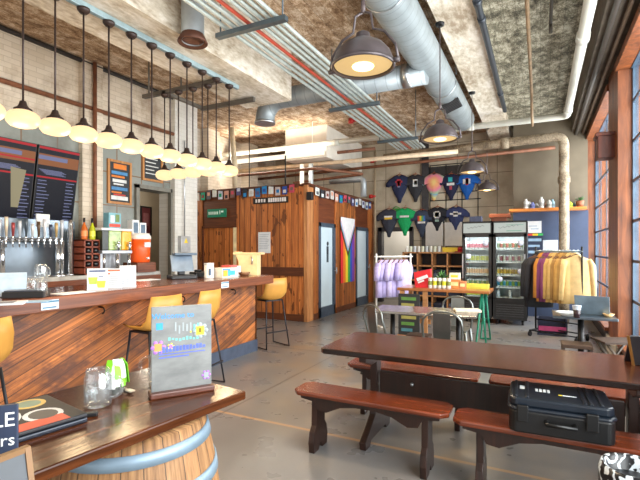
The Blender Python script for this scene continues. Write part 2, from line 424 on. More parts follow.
# --- blue partition with shelf behind the coolers
BLUE = plain((54,67,94), .55, 0, .12, 4)
pl = px(513, 220, Y=10.9).x; sz = px(540, 209, Y=10.9).z
struct('wall_blue', MB().box(pl, 10.9, 0, XR, 11.05, sz-.06), BLUE)
struct('wall_blue', MB().box(pl, 11.05, sz-.02, XR, 11.2, 4.5), plain((108,98,82), .8, 0, .2, 1.5))

# ================================================================== CEILING SERVICES
def spiral(name, pts, r, label, cat, mat, n=28): return tag(MB().tube(pts, r, n).build(name, mat), label, cat)
DUCTM = steel('spiral_duct_metal', (158,168,172), .42, ((0, 1, 0), .13), .3)
D = thing('air_duct', 'large grey spiral air duct running along the ceiling towards the back', 'duct', (-1.39, 0, 4.1))
MB().tube([(0, -3.9, 0), (0, 9.2, 0)], .225, 32).build('duct_tube', DUCTM, D)
g = MB().obox((.08, 7.55, -.21), (.13, 0, .05), (0, .2, 0), (-.006, 0, .015))
for k in range(6): g.obox((.08-.004, 7.38+k*.068, -.222), (.12, 0, .046), (0, .012, 0), (-.006, 0, .015))
g.build('air_grille', plain((52,52,54), .5, .3), D)
for y in (1.2, 4.2, 7.0):
    MB().box(-.24, y, .1, -.225, y+.03, .39).box(.225, y, .1, .24, y+.03, .39).tube(arc((0, y+.015, 0), .232, pi, 2*pi, (1, 0, 0), (0, 0, 1), 12), .008, 5).build('duct_strap', STEEL, D)
p = [(.1, 0, 0), (2.35, 0, 0)]
D = thing('air_duct', 'grey round branch duct crossing the ceiling with an elbow at its left end', 'duct', (-4, 6.0, 3.9))
MB().tube([(0, 0, -.36), (0, 0, -.3)] + [(.3-.3*cos(a), 0, -.3+.3*sin(a)) for a in [k*pi/16 for k in range(1, 9)]] + [(2.62, 0, 0)], .155, 24).build('duct_tube', steel('branch_duct_metal', (146,154,158), .42, ((1, 0, 0), .16), .35), D)
MB().tube([(2.3, 0, 0), (2.42, 0, 0)], .165, 24).build('duct_collar', STEEL, D)
MB().tube([(0, 0, -.37), (0, 0, -.33)], .17, 24).build('duct_collar', STEEL, D)
MB().cyl((1.2, 0, .15), (1.2, 0, .6), .01, n=6).build('hanger_rod', STEEL, D)
D = thing('exhaust_vent', 'short galvanized vent elbow turned downwards beside the beam', 'vent', (-3.1, 3.36, 3.57))
MB().lathe([(.105, .0), (.112, .1), (.112, .38), (.1, .45)], 20).tube([(0, 0, .36), (.02, .04, .48), (.1, .1, .6), (.25, .2, .66), (.5, .32, .68)], .11, 16).build('vent_tube', GALV, D)
MB().lathe([(.001, .03), (.1, .02), (.14, -.02), (.15, -.01), (.11, .07)], 20).build('vent_rim', plain((92,60,48), .5, .5), D)
MB().cyl((.45, .3, .7), (.45, .3, .93), .012, n=6).build('hanger', STEEL, D)
# conduits on strut hangers
zc = 3.64
xs = [-2.72, -2.63, -2.55, -2.47, -2.38, -2.31, -2.24, -2.17]
for k, x in enumerate(xs):
    red = k == 3
    o = MB().tube([(0, -3.9, 0), (0, 9.25, 0)], .018 if red else .021, 10).build('sprinkler_pipe' if red else 'conduit', plain((176,66,46), .45) if red else plain((184,194,190), .35, .25), None, (x, 0, zc))
    if red: tag(o, 'red pipe running among the pale conduits under the ceiling', 'pipe')
    else: tag(o, f'pale metal conduit, {ORD[k if k < 3 else k-1]} from the left of the ceiling bundle', 'conduit', 'conduit bundle under the ceiling')
for k, y in enumerate((.3, 3.42, 6.0, 8.2)):
    m = MB().box(-2.84, y-.03, zc-.075, -2.05, y+.03, zc-.03)
    for x in (-2.8, -2.09): m.cyl((x, y, zc-.05), (x, y, ZC), .008, n=6)
    tag(m.build('strut_hanger', plain((92,104,112), .4, .6)), ['steel strut hanger holding the conduits, nearest the camera', 'steel strut hanger over the conduits beside the bent vent', 'steel strut hanger over the conduits near the crossing duct', 'steel strut hanger over the conduits nearest the back wall'][k], 'hanger', 'conduit hangers')
# rail for the globe lamps on the beam
RAILZ = 3.62; LX = -3.6
tag(MB().box(LX-.025, -1.5, RAILZ, LX+.025, 4.75, RAILZ+.055).build('lamp_rail', plain((150,172,178), .4, .3), None, bevel=.004), 'pale blue metal rail under the concrete beam carrying the globe lamps', 'rail')
fr = MB().box(-5.0, 4.41, RAILZ-.0, LX-.03, 4.47, RAILZ+.05).box(-4.6, 5.15, RAILZ-.02, LX-.03, 5.2, RAILZ+.04).box(-4.62, 4.41, RAILZ, -4.56, 5.2, RAILZ+.04)
fr.cyl((-4.9, 4.44, RAILZ), (-4.9, 4.44, ZC), .012, n=6).cyl((-4.3, 4.44, RAILZ), (-4.3, 4.44, ZC), .012, n=6)
tag(fr.build('hanging_rack', plain((98,92,84), .5, .3)), 'grey hanging frame carrying the short row of globe lamps across the bar end', 'frame')
# pipes
def pipe(name, pts, r, mat, label, n=14, joints=()):
    pts = [Vector(p) for p in pts]
    o = thing(name, label, 'pipe', pts[0]); b = pts[0]
    MB().tube([q-b for q in pts], r, n).build('pipe_run', mat, o)
    if joints:
        for a, c in joints: MB().tube([Vector(a)-b, Vector(c)-b], r*1.22, n).build('pipe_coupling', mat, o)
    return o
WP = plain((200,200,190), .35, 0, .08, 3); TANP = concrete('lagged_pipe', (94,82,66), (144,128,106), (182,168,146), 5, rough=.7, bump=.3)
RUST = plain((124,78,54), .6, .2, .3); GREYP = plain((58,64,72), .4, .4); BRN = plain((134,110,82), .6, .1, .25)
def rounded(pts, r=.15, n=6):
    pts = [Vector(p) for p in pts]; out = [pts[0]]
    for a, b, c in zip(pts, pts[1:], pts[2:]):
        u = (a-b).normalized()*r; v = (c-b).normalized()*r
        for k in range(n+1):
            t = k/n; out.append((b+u)*(1-t)**2 + b*2*t*(1-t) + (b+v)*t*t)
    return out+[pts[-1]]
pipe('drain_pipe', rounded([(.45, -3.9, 3.98), (.45, 9.4, 3.98), (-7.6, 9.4, 4.02)], .14), .062, WP, 'white painted pipe turning from the window side across the room', 16,
     [((.45, 5.9, 3.98), (.45, 6.05, 3.98)), ((.45, 8.9, 3.98), (.45, 9.05, 3.98)), ((-1.2, 9.4, 3.99), (-1.35, 9.4, 3.99)), ((-4.2, 9.4, 4.0), (-4.35, 9.4, 4.0))])
pipe('lagged_pipe', rounded([(.44, 10.3, 0), (.44, 10.3, 3.82), (-3.4, 10.3, 3.72)], .2), .095, TANP, 'tan lagged pipe rising beside the hoodies and turning left', 18, [((.44, 10.3, 2.85), (.44, 10.3, 2.98)), ((-.6, 10.3, 3.79), (-.75, 10.3, 3.787))])
pipe('conduit_pipe', [(-.6, -3.9, 4.14), (-.6, 9.1, 4.14)], .038, GREYP, 'dark grey pipe running along the pale ceiling beam', 12, [((-.6, 4.9, 4.14), (-.6, 5.0, 4.14)), ((-.6, 5.3, 4.14), (-.6, 5.4, 4.14)), ((-.6, 8, 4.14), (-.6, 8.1, 4.14))])
pipe('sprinkler_line', rounded([(-.13, -3.9, 4.25), (-.13, 8.6, 4.25), (-.13, 8.75, 3.9), (-.13, 9.3, 3.85)], .08), .024, BRN, 'thin brown pipe under the dark ceiling bay', 10)
pipe('sprinkler_line', [(.12, 2.0, 4.47), (.12, 2.05, 4.36), (.12, 6.4, 4.36)], .018, plain((60,54,46), .6), 'short dark sprinkler pipe in the dark ceiling bay', 8, [((.12, 4.5, 4.36), (.12, 4.56, 4.36)), ((.12, 6.3, 4.38), (.12, 6.3, 4.24))])
pipe('wall_conduit', [(.7, -3.9, 4.0), (.7, 11.9, 4.0)], .03, plain((60,54,48), .5), 'dark conduit under the beam beside the white pipe, farther from the windows', 8)
pipe('wall_conduit', [(.83, -3.9, 4.0), (.83, 11.9, 4.0)], .025, plain((98,80,62), .5), 'brown conduit under the beam closest to the tall windows', 8)
pipe('wall_pipe', [(-6.42, -3.9, 3.75), (-6.42, 7.02, 3.75)], .035, RUST, 'rust brown pipe running along the painted brick above the bar', 10)
pipe('wall_pipe', [(-6.36, 4.68, 1.1), (-6.36, 4.68, 4.48)], .03, RUST, 'rust brown riser pipe on the brick pilaster behind the lamps', 10)
pipe('wall_conduit', [(-6.44, -3.9, 4.46), (-6.44, 7.0, 4.46)], .035, plain((40,38,38), .5), 'dark conduit along the top of the left brick wall', 8)
pipe('riser_pipe', [(-7.0, 7.16, 2.95), (-7.0, 7.16, ZC)], .03, RUST, 'rusty vertical pipe above the left end of the booth', 8)
pipe('riser_pipe', rounded([(-6.6, 8.6, 2.9), (-6.6, 8.6, 3.5), (-6.7, 8.6, 4.45)], .1), .06, plain((206,192,164), .6), 'cream vertical pipe above the restroom booth', 12)
pipe('riser_pipe', [(-6.25, 8.7, 2.8), (-6.25, 8.7, 4.5)], .012, BLACKM, 'thin black rod above the booth roof near the cream pipe', 6)
pipe('riser_pipe', [(-5.0, 8.3, 2.85), (-5.0, 8.3, 3.55)], .015, BLACKM, 'thin black rod above the middle of the booth roof', 6)
pipe('cross_pipe', [(-7.6, 9.9, 3.66), (-1.6, 9.9, 3.62)], .05, plain((214,190,160), .55), 'cream pipe crossing above the booth below the white pipe', 12)
pipe('cross_pipe', [(-7.6, 10.9, 3.58), (.3, 10.9, 3.72)], .04, RUST, 'rusty pipe crossing the back of the room under the ceiling', 10)
pipe('cross_pipe', rounded([(-6.9, 9.0, 3.35), (-4.6, 9.0, 3.35), (-3.9, 10.2, 3.35), (-6, 10.4, 3.3)], .1), .035, RUST, 'bent rusty pipe looping over the booth corner', 10)
pipe('cross_pipe', [(-7.6, 10.2, 3.95), (-3.6, 10.2, 3.95)], .04, RUST, 'rusty pipe high above the booth behind the white pipe', 10)
pipe('branch_pipe', rounded([(-5.0, 10.6, 3.3), (-4.05, 10.6, 3.3), (-4.05, 10.6, 2.85)], .12), .075, GALV, 'silver elbow duct dropping behind the booth roof', 14)
pipe('branch_pipe', [(-5.3, 9.6, 2.76), (-5.3, 9.6, 3.6)], .055, plain((226,222,212), .5), 'white vertical pipe on the booth roof', 12)
pipe('branch_pipe', [(-5.05, 9.6, 2.76), (-5.05, 9.6, 3.6)], .06, GALV, 'silver vertical pipe on the booth roof', 12)
pipe('branch_pipe', [(-4.18, 11.85, 1.2), (-4.18, 11.85, 4.3)], .035, plain((168,150,124), .6), 'tan vertical pipe with red valves on the back wall', 10)
for (u, v, l) in ((372, 161, 'red fire valve on the back wall, upper of two'), (371, 196.5, 'red fire valve on the back wall, lower of two'), (351, 121, 'red fire valve beside the ceiling conduits above the booth')):
    q = px(u, v, Y=11.78 if v > 130 else 9.25)
    tag(MB().lathe([(.001, -.05), (.06, -.05), (.06, .05), (.001, .05)], 12).cyl((0, 0, 0), (.13, .0, .0), .03, n=8).build('fire_valve', plain((186,36,32), .4), None, q), l, 'valve')
q = px(300, 118, Y=9.0)
tag(MB().box(-1.5, -.04, -.05, 1.5, .04, .05).cyl((-1.2, 0, .05), (-1.2, 0, .75), .008, n=6).cyl((1.2, 0, .05), (1.2, 0, .75), .008, n=6).build('strip_light', emit('strip_glow', (255,244,222), 1.2), None, (-6.0, 9.2, 3.75), .0, .01), 'white strip fixture hanging over the restroom booth', 'light')  # emission added to brighten the space above the booth
l = bpy.data.lights.new('booth_top_fill', 'AREA'); l.shape = 'RECTANGLE'; l.size = 2.9; l.size_y = .12; l.energy = 42; l.color = (1, .92, .78)  # fill light added above and below the strip to lift the booth top
o = bpy.data.objects.new('booth_top_fill', l); COL.objects.link(o); o.location = (-6.0, 9.2, 3.82); o.rotation_euler = (pi, 0, 0)
o2 = bpy.data.objects.new('booth_top_fill', l); COL.objects.link(o2); o2.location = (-6.0, 9.2, 3.68)
q = px(605, 145, X=XR-.1)
tag(MB().box(-.1, -.14, -.2, .12, .14, .12).box(-.13, -.17, .1, .12, .17, .15).build('speaker_box', wood('red_brown_box', (66,26,14), (118,54,30), (0, 0, 1), 10, .4), None, q, 0, .008), 'red-brown box mounted on the timber window pier', 'box')
# ================================================================== LAMPS
GLOBE = emit('opal_glass', (255, 220, 168), 1.15)
def globe_lamp(loc, top, label, group, src=None):
    """globe centre at loc, rod up to the rail"""
    if src: return dup(src, loc, 0, label, group)
    t = thing('globe_pendant', label, 'lamp', loc, 0, group)
    h = top-loc[2]
    MB().lathe([(.001, -.075), (.05, -.074), (.09, -.062), (.113, -.035), (.119, -.005), (.112, .02), (.09, .042), (.06, .055)], 24).build('globe', GLOBE, t)
    MB().lathe([(.062, .05), (.064, .07), (.045, .078), (.03, .1), (.022, .13), (.001, .13)], 16).build('shade_holder', BRONZE, t)
    MB().cyl((0, 0, .12), (0, 0, h-.03), .008, n=8).build('rod', BRONZE, t)
    MB().lathe([(.001, h-.045), (.03, h-.045), (.052, h-.02), (.055, h), (.001, h)], 16).build('ceiling_cap', BRONZE, t)
    return t
g0 = None
for i in range(13):
    y = 4.57-.254*i
    nm = i
    lab = f'white globe pendant over the bar front, {ORD[i]} from the far end of the long row'
    o = globe_lamp((LX, y, 2.52), RAILZ, lab, 'globe pendants along the bar', g0); g0 = g0 or o
for i in range(4):
    x = -4.6+.253*i
    globe_lamp((x, 4.44, 2.53), RAILZ-.02+.02, f'white globe pendant in the short cross row, {ORD[i]} from the menu wall side', 'globe pendants across the bar end', g0).location.z = 2.52
for i in range(7):                                   # warm light really given by the globes
    l = bpy.data.lights.new('globe_light', 'POINT'); l.energy = 20; l.color = (1, .74, .44); l.shadow_soft_size = .12
    o = bpy.data.objects.new('globe_light', l); COL.objects.link(o); o.location = (LX, 4.5-i*.5, 2.34)

PEND = plain((84,76,78), .35, .3)
BULB = emit('bulb_glow', (255, 216, 150), 4)
DIFF = emit('lens_glow', (246, 206, 140), .8)
def dome(loc, top, label, tilt=0):
    t = thing('dome_pendant', label, 'lamp', loc, 0, 'dome pendants along the beam'); h = top-loc[2]
    pr = [(.205, -.0), (.2, .035), (.18, .085), (.14, .13), (.09, .16), (.05, .175), (.045, .215), (.02, .23), (.001, .23)]
    MB().lathe(pr, 32).build('lamp_shade', PEND, t)
    MB().lathe([(.2, -.012), (.214, -.012), (.214, .008), (.2, .008), (.2, -.012)], 32).build('shade_rim', PEND, t)
    MB().lathe([(.001, .0), (.19, .004), (.196, .02)], 28).build('diffuser', DIFF, t)
    MB().ball((0, 0, -.004), .075, 1, 1, .25, 16).build('bulb', BULB, t)
    b = MB()
    for s in (-1, 1):
        b.tube([(s*.24, 0, .0), (s*.225, 0, .1), (s*.15, 0, .2), (s*.07, 0, .235), (s*.055, 0, .34), (0, 0, .36)], .009, 8)
        b.cyl((s*.205, 0, 0), (s*.25, 0, 0), .016, n=8)
    b.build('yoke', PEND, t)
    MB().cyl((0, 0, .35), (0, 0, .43), .016, n=8).cyl((0, 0, .4), (0, 0, h), .007, n=8).build('cord', plain((84,72,72), .5), t)
    MB().lathe([(.001, h-.03), (.05, h-.03), (.055, h-.005), (.055, h), (.001, h)], 14).build('ceiling_cap', BLACKM, t)
    l = bpy.data.lights.new('dome_light', 'SPOT'); l.energy = 120; l.color = (1, .78, .52); l.spot_size = 2.4; l.spot_blend = .6; l.shadow_soft_size = .1
    o = bpy.data.objects.new('dome_light', l); COL.objects.link(o); o.location = (loc[0], loc[1], loc[2]-.05)
    return t
for (u, v, y, lab) in ((363, 66, 2.75, 'large black dome pendant with glowing lens, nearest the camera'), (440, 139, 5.35, 'black dome pendant second from the camera, over the tables'),
                       (472, 172, 7.95, 'black dome pendant third along the beam, in front of the shirt wall'), (487, 190, 10.4, 'smallest black dome pendant, furthest along above the coolers')):
    p = px(u, v, Y=y); dome(p, 4.2 if -1.1 <= p.x <= -.65 else 4.2, lab)

# ================================================================== BAR
def vec2(a): return (0, cos(a), sin(a))
ang = rad(22)
DIAG = wood('diagonal_barn_boards', (80,42,24), (204,122,58), (0, cos(ang), sin(ang)), 30, .5, ((0, -sin(ang), cos(ang)), .105, .05), .25, 0, .15, .48)
BTOP = wood('bar_top_wood', (70,32,18), (140,78,44), (0, 1, 0), 16, .22, ((1, 0, 0), .17, .02), .4, .4)
BEDGE = wood('bar_edge_wood', (80,38,20), (150,84,48), (0, 1, 0), 20, .35)
PX_, BE = -3.75, 5.4
bar = thing('bar_counter', 'long wooden bar counter clad in diagonal boards', 'bar', (PX_, BE, 0))
MB().box(-.42, -7, .0, -.03, -.03, 1.02).build('cabinet_body', plain((70,50,40), .6), bar)
MB().box(-.03, -7, .17, 0, 0, 1.02).box(-.43, -.03, .17, 0, .002, 1.02).build('front_panel', DIAG, bar)
MB().box(-.03, -7, .0, .012, .01, .17).build('kick_plate', plain((74,84,104), .45, .2), bar, label='grey-blue kick plate')
MB().box(-.6, -7.1, 1.08, .25, .05, 1.12).build('countertop', BTOP, bar, bevel=.006)
MB().box(.19, -7.1, 1.0, .262, .06, 1.115).box(-.6, .0, 1.0, .2, .06, 1.115).build('counter_edge', BEDGE, bar, bevel=.008)
h = MB()
for y in (-4.6, -3.6, -2.6, -1.55, -.6):
    h.cyl((.0, y, .95), (.05, y, .95), .008, n=8).tube(arc((.05, y, .92), .03, pi/2, -pi/2, (1, 0, 0), (0, 0, 1), 6), .007, 6)
h.build('bag_hook', BLACKM, bar)
# dark shelf inside and low back rail of the bar near its end
# labels on the counter edge
for k, (u, v) in enumerate(((50, 304), (225, 283))):
    q = px(u, v, X=-3.485); m = MB().box(0, -.07, -.04, .006, .07, .035).box(.006, -.07, .015, .008, .07, .03, 1).box(.006, -.06, -.03, .008, .05, -.018, 1)
    tag(m.build('edge_sign', [PAPER, plain((70,120,150), .5)], None, (-3.488, q.y, 1.06)), ['white and blue sign on the bar edge near the jar stack', 'white and blue sign on the bar edge near its far end'][k], 'sign')

# stools
MUST = plain((196,142,64), .45, 0, .12, 5); RODM = plain((44,46,52), .4, .5)
def stool(label, loc, rz, src=None):
    if src: return dup(src, loc, rz, label, 'mustard bar stools')
    t = thing('bar_stool', label, 'stool', loc, rz, 'mustard bar stools')
    # seat shell: faces +y, back at -y
    prof = [(.2, .745), (.1, .73), (-.08, .735), (-.15, .76), (-.19, .84), (-.215, .95), (-.228, 1.06)]
    vs = []; fs = []; n = 9
    for s, (y, z) in enumerate(prof):
        hw = [.19, .205, .21, .21, .21, .205, .18][s]
        for k in range(n):
            a = -1+2*k/(n-1); cup = .05*abs(a)**2.5
            vs.append((a*hw, y+(cup if s >= 3 else 0), z+(cup if s < 4 else 0)))
    m = len(vs)
    vs2 = [(x, y-.014 if s//n >= 3 else y, z-.02 if s//n < 4 else z) for s, (x, y, z) in enumerate(vs)]
    for s in range(len(prof)-1):
        for k in range(n-1):
            a = s*n+k; fs.append((a, a+1, a+n+1, a+n)); fs.append((m+a+n, m+a+n+1, m+a+1, m+a))
    rim = [k for k in range(n)]+[s*n+n-1 for s in range(1, len(prof))]+[(len(prof)-1)*n+k for k in range(n-2, -1, -1)]+[s*n for s in range(len(prof)-2, 0, -1)]
    for a, b in zip(rim, rim[1:]+rim[:1]): fs.append((b, a, m+a, m+b))
    sh = MB(); sh.add(vs+vs2, fs, 0, True); sh.build('seat_shell', MUST, t)
    for s in (-1, 1):
        MB().tube([(s*.15, .14, .72), (s*.21, .2, .012), (s*.21, -.22, .012), (s*.15, -.12, .72)], .011, 8).build('leg', RODM, t)
    MB().tube([(-.198, .19, .25), (.198, .19, .25)], .01, 8).tube([(-.199, -.205, .25), (.199, -.205, .25)], .01, 8).build('foot_rail', RODM, t)
    MB().box(-.15, -.12, .705, .15, .14, .722).build('seat_bracket', RODM, t)
    return t
st = stool('mustard bar stool standing free beyond the end of the bar', (-3.74, 5.74, 0), rad(68))
stool('mustard bar stool at the bar front, behind the right of the chalkboard sign', (-3.36, 3.70, 0), rad(96), st)
stool('mustard bar stool at the bar front, behind the left of the chalkboard sign', (-3.36, 3.1, 0), rad(88), st)
stool('mustard bar stool cut off by the left edge, in front of the bar', (-3.3, 1.5, 0), rad(90), st)

# ================================================================== BACK BAR
bk = thing('back_bar', 'back counter with steel top under the taps', 'counter', (-6.2, 3.2, 0))
MB().box(-.19, -4, 1.06, .32, 2.38, 1.12).build('worktop', plain((196,192,184), .25, .3), bk, bevel=.005)
MB().box(.29, -4, .98, .33, 2.38, 1.06).build('worktop_edge', BEDGE, bk)
MB().box(-.19, -4, .0, -.15, 2.37, 1.06).box(-.19, -4, 0, .28, 2.37, .1).box(-.19, -4, .5, .26, 2.37, .53).build('carcass', plain((60,44,36), .6), bk)
for y in (-3.9, -1.2, .75, 2.3): MB().box(-.15, y, 0, .3, y+.07, 1.06).build('cabinet_post', BEDGE, bk)
MB().box(-.19, -4, 1.12, -.175, 1.15, 1.92).build('splash_panel', plain((122,134,146), .22, .55, .25, 2.5), bk, label='steel splash panel behind the taps')
# glasses kept on the shelf below
for i in range(14):
    y = 1.55+.13*i
    if 3.9 < y < 4.05: continue
    tag(MB().lathe([(.001, 0), (.035, 0), (.045, .16), (.041, .16), (.033, .01), (.001, .01)], 10).build('pint_glass', plain((206,214,220), .15, 0, .1), None, (-5.98, y+.9, .53)), f'upturned pale glass under the back counter, {ORD[i]} from the left', 'glass', 'glasses under the back counter')
# taps
tp = thing('tap_tower', 'chrome tap pipe with a row of beer taps above the back counter', 'tap', (-6.12, 3.0, 1.12))
MB().cyl((0, -1.6, .5), (0, .98, .5), .032, n=16).build('tap_rail', CHROME, tp)
for y in (-1.4, .2, .92, .98): MB().cyl((0, y, 0), (0, y, .5), .03, n=12).lathe([(.055, 0), (.055, .015), (.03, .02)], 12, (0, y, 0)).build('support_post', CHROME, tp)
TC = [(214,196,172),(150,60,60),(196,200,206),(70,80,90),(206,206,206),(90,70,50),(220,220,224),(60,66,84),(180,150,100),(190,194,200)]
for i in range(20):
    y = -.62+.08*i
    f = MB().cyl((.03, y, .5), (.12, y, .5), .014, n=8).cyl((.105, y, .52), (.12, y, .4), .012, .009, n=8).ball((.12, y, .53), .02, n=8)
    f.build('faucet', CHROME, tp)
    hgt = [.2, .24, .17][i % 3]
    MB().lathe([(.001, .545), (.012, .545), (.022, .545+hgt*.7), (.02, .545+hgt), (.001, .545+hgt)], 10, (.125, y, 0)).build('tap_handle', plain(TC[i % 10], .3, .2), tp)
MB().box(-.01, .62, .68, .01, .8, .86).build('tap_list', PAPER, tp)
# tall chrome growler filler beside
tag(MB().lathe([(.001, 0), (.05, 0), (.05, .02), (.032, .03), (.032, .75), (.02, .8), (.001, .8)], 14).build('filler_post', CHROME, None, (-6.05, 4.06, 1.12)), 'tall chrome filler post between the taps and the wine rack', 'post')
# wine rack
WR = thing('wine_rack', 'small wooden rack of lying wine bottles on the back counter', 'rack', (-6.02, 4.3, 1.12))
RW = plain((134,62,36), .5, 0, .2)
m = MB().box(-.12, -.13, 0, .12, -.11, .52).box(-.12, .11, 0, .12, .13, .52).box(-.12, -.01, 0, .12, .01, .52)
for k in range(6): m.box(-.12, -.13, k*.1, .12, .13, k*.1+.018)
m.build('rack_frame', RW, WR)
BTL = plain((24,22,26), .2)
b0 = None
for k in range(5):
    for j, y in enumerate((-.06, .06)):
        o = MB().xf(Matrix()).lathe([(.001, 0), (.034, 0), (.036, .02), (.036, .15), (.014, .2), (.013, .24), (.001, .24)], 12).xf(Matrix.Rotation(-pi/2, 4, 'Y')).build('wine_bottle', BTL, None, (-5.885, 4.3+y, 1.12+k*.1+.056))
        tag(o, f'dark wine bottle lying in the {["bottom","second lowest","middle","second highest","top"][k]} row of the rack, {["left","right"][j]} of two', 'bottle', 'wine bottles in the rack')
for (y, c, l) in ((4.24, (190,96,36), 'amber bottle standing on top of the wine rack'), (4.37, (178,184,40), 'yellow-green bottle standing on top of the wine rack')):
    t = thing('liquor_bottle', l, 'bottle', (-6.0, y, 1.64))
    MB().lathe([(.001, 0), (.042, 0), (.045, .01), (.045, .16), (.018, .22), (.014, .25), (.001, .25)], 14).build('bottle_body', plain(c, .2), t)
    MB().lathe([(.016, .25), (.017, .32), (.001, .32)], 10).build('stopper', BLACK, t)
    MB().lathe([(.0462, .05), (.0462, .13)], 14).build('bottle_label', plain(tuple(min(255, x+40) for x in c), .5), t)
# drink dispenser with two tanks
DS = thing('drink_dispenser', 'twin tank drink dispenser with green and orange juice', 'dispenser', (-5.98, 4.68, 1.12))
MB().box(-.16, -.27, 0, .16, .27, .03).box(-.15, -.25, .03, -.1, .25, .36).box(-.15, -.27, .31, .15, .27, .36).build('stand', plain((168,172,178), .3, .5), DS, bevel=.006)
MB().box(-.13, -.26, .36, .14, -.15, .66).build('dark_end', plain((40,46,42), .3), DS, bevel=.01)
MB().box(-.13, -.15, .36, .14, .08, .66).build('tank', plain((150,172,104), .15, 0, .3, 12), DS, bevel=.015, label='tank of pale green drink')
MB().box(-.13, .09, .36, .14, .27, .66).build('tank', plain((236,166,30), .15, 0, .1), DS, bevel=.015, label='tank of orange drink')
MB().box(-.14, -.28, .66, .15, .29, .7).build('lid', plain((206,208,208), .3), DS, bevel=.008)
for y in (-.02, .19): MB().cyl((.14, y, .44), (.2, y, .44), .022, n=10).cyl((.19, y, .47), (.19, y, .36), .018, n=10).ball((.19, y, .48), .024, n=8).build('spigot', CHROME, DS)
for y in (-.2, .24): MB().cyl((.1, y, .0), (.1, y, .36), .02, n=10).build('stand_leg', CHROME, DS)
MB().cyl((.16, -.02, .03), (.16, -.02, .31), .028, n=12).cyl((.16, .2, .03), (.16, .2, .31), .028, n=12).build('cup_tube', CHROME, DS)
m = MB().box(-.06, -.11, 0, .06, .11, .24).box(.06, -.1, .02, .062, .1, .07, 1).box(.06, -.08, .09, .063, -.01, .2, 2).box(.06, .01, .1, .063, .08, .22, 3)
tag(m.build('drink_carton', [plain((116,168,182), .5), plain((196,70,50), .5), plain((214,220,216), .5), plain((106,130,70), .5)], None, (-5.98, 4.7, 1.82)), 'blue carton with colourful pictures on top of the drink dispenser', 'carton')
# orange cooler
stp = tag(MB().box(-.17, -.19, 0, .17, .19, .16).build('cooler_riser', BEDGE, None, (-5.95, 5.2, 1.12), 0, .006), 'low wooden riser under the orange cooler', 'riser')
CL = thing('water_cooler', 'round orange drink cooler with white lid', 'cooler', (-5.95, 5.2, 1.28))
MB().lathe([(.001, 0), (.15, 0), (.16, .02), (.165, .2), (.17, .38), (.001, .38)], 24).build('cooler_body', plain((238,92,28), .4, 0, .06), CL)
MB().lathe([(.17, .38), (.178, .385), (.178, .42), (.15, .48), (.001, .455)], 24).build('lid', plain((236,232,226), .4), CL)
MB().box(.15, -.05, .25, .176, .07, .33).build('maker_label', PAPER, CL)
MB().cyl((.15, 0, .07), (.21, 0, .07), .018, n=8).build('spigot', WHITE, CL)
tag(MB().box(-.06, -.14, 0, .05, -.01, .24).box(-.05, 0, 0, .06, .13, .2).box(.05, -.12, .03, .052, -.03, .2, 1).box(.06, .02, .03, .062, .11, .17, 1).build('paper_cup_box', [PAPER, plain((90,110,130), .6)], None, (-5.97, 5.17, 1.735)), 'white paper boxes standing on the orange cooler', 'box')
# menu screens
def screen(y0, y1, side, lab):
    t = thing('menu_screen', lab, 'screen', (XL+.08, (y0+y1)/2, 1.85)); t.rotation_euler = (0, rad(10), 0); w = (y1-y0)/2-.008; H = 1.12
    MB().box(-.03, -w, 0, .02, w, H).build('bezel', BLACK, t, bevel=.004)
    MB().box(-.07, -.15, .1, -.03, .15, .35).build('wall_bracket', BLACK, t)
    m = MB().box(.02, -w+.01, .01, .0215, w-.01, H-.01)
    m.box(.0215, -w+.01, H-.045, .0225, w-.01, H-.012, 1)
    m.box(.0215, -w+.01, H*.60, .0225, w-.01, H*.62, 1)
    m.box(.0215, -w+.01, H*.76, .022, w-.01, H*.9, 2).box(.0215, -w+.01, H*.83, .0222, w*.4, H*.88, 4)
    r = random.Random(3+side)
    if side == 0:
        m.prism([(.05, H*.2), (.14, H*.2), (.2, H*.66), (0, H*.68)], .0225, .0232, 'YZ', 3); m.box(.0215, -w+.01, H*.79, .0226, w-.01, H*.81, 1)
    for c0, c1 in (((-w+.03), -w*.3), (w*.45, w-.03)):
        for k in range(12):
            z = H*(.56-.044*k)
            if z < .03: break
            L = c0+(c1-c0)*r.uniform(.55, 1)
            m.box(.0215, c0, z, .0228, L, z+.012, 4)
            if k % 2 == 0: m.box(.0215, c0, z-.018, .0226, c0+(c1-c0)*r.uniform(.3, .7), z-.01, 5)
    for k in range(6): m.box(.0215, -w+.03+.02*k, H*.7-.012*k, .0226, w*(.2+.1*(k % 3)), H*.7-.012*k+.008, 4)
    m.build('display', [emit('screen_navy', (20,22,40), .4), emit('screen_red', (206,30,44), .55), emit('screen_sunset', (170,104,60), .5), emit('screen_beer', (196,186,150), .35), emit('screen_text', (136,142,186), .5), emit('screen_dim', (70,76,112), .5)], t)
screen(3.06, 3.695, 0, 'dark menu screen with a picture of a beer glass, nearer the left edge')
screen(3.705, 4.33, 1, 'dark menu screen with an orange sunset strip, next to the brick pilaster')
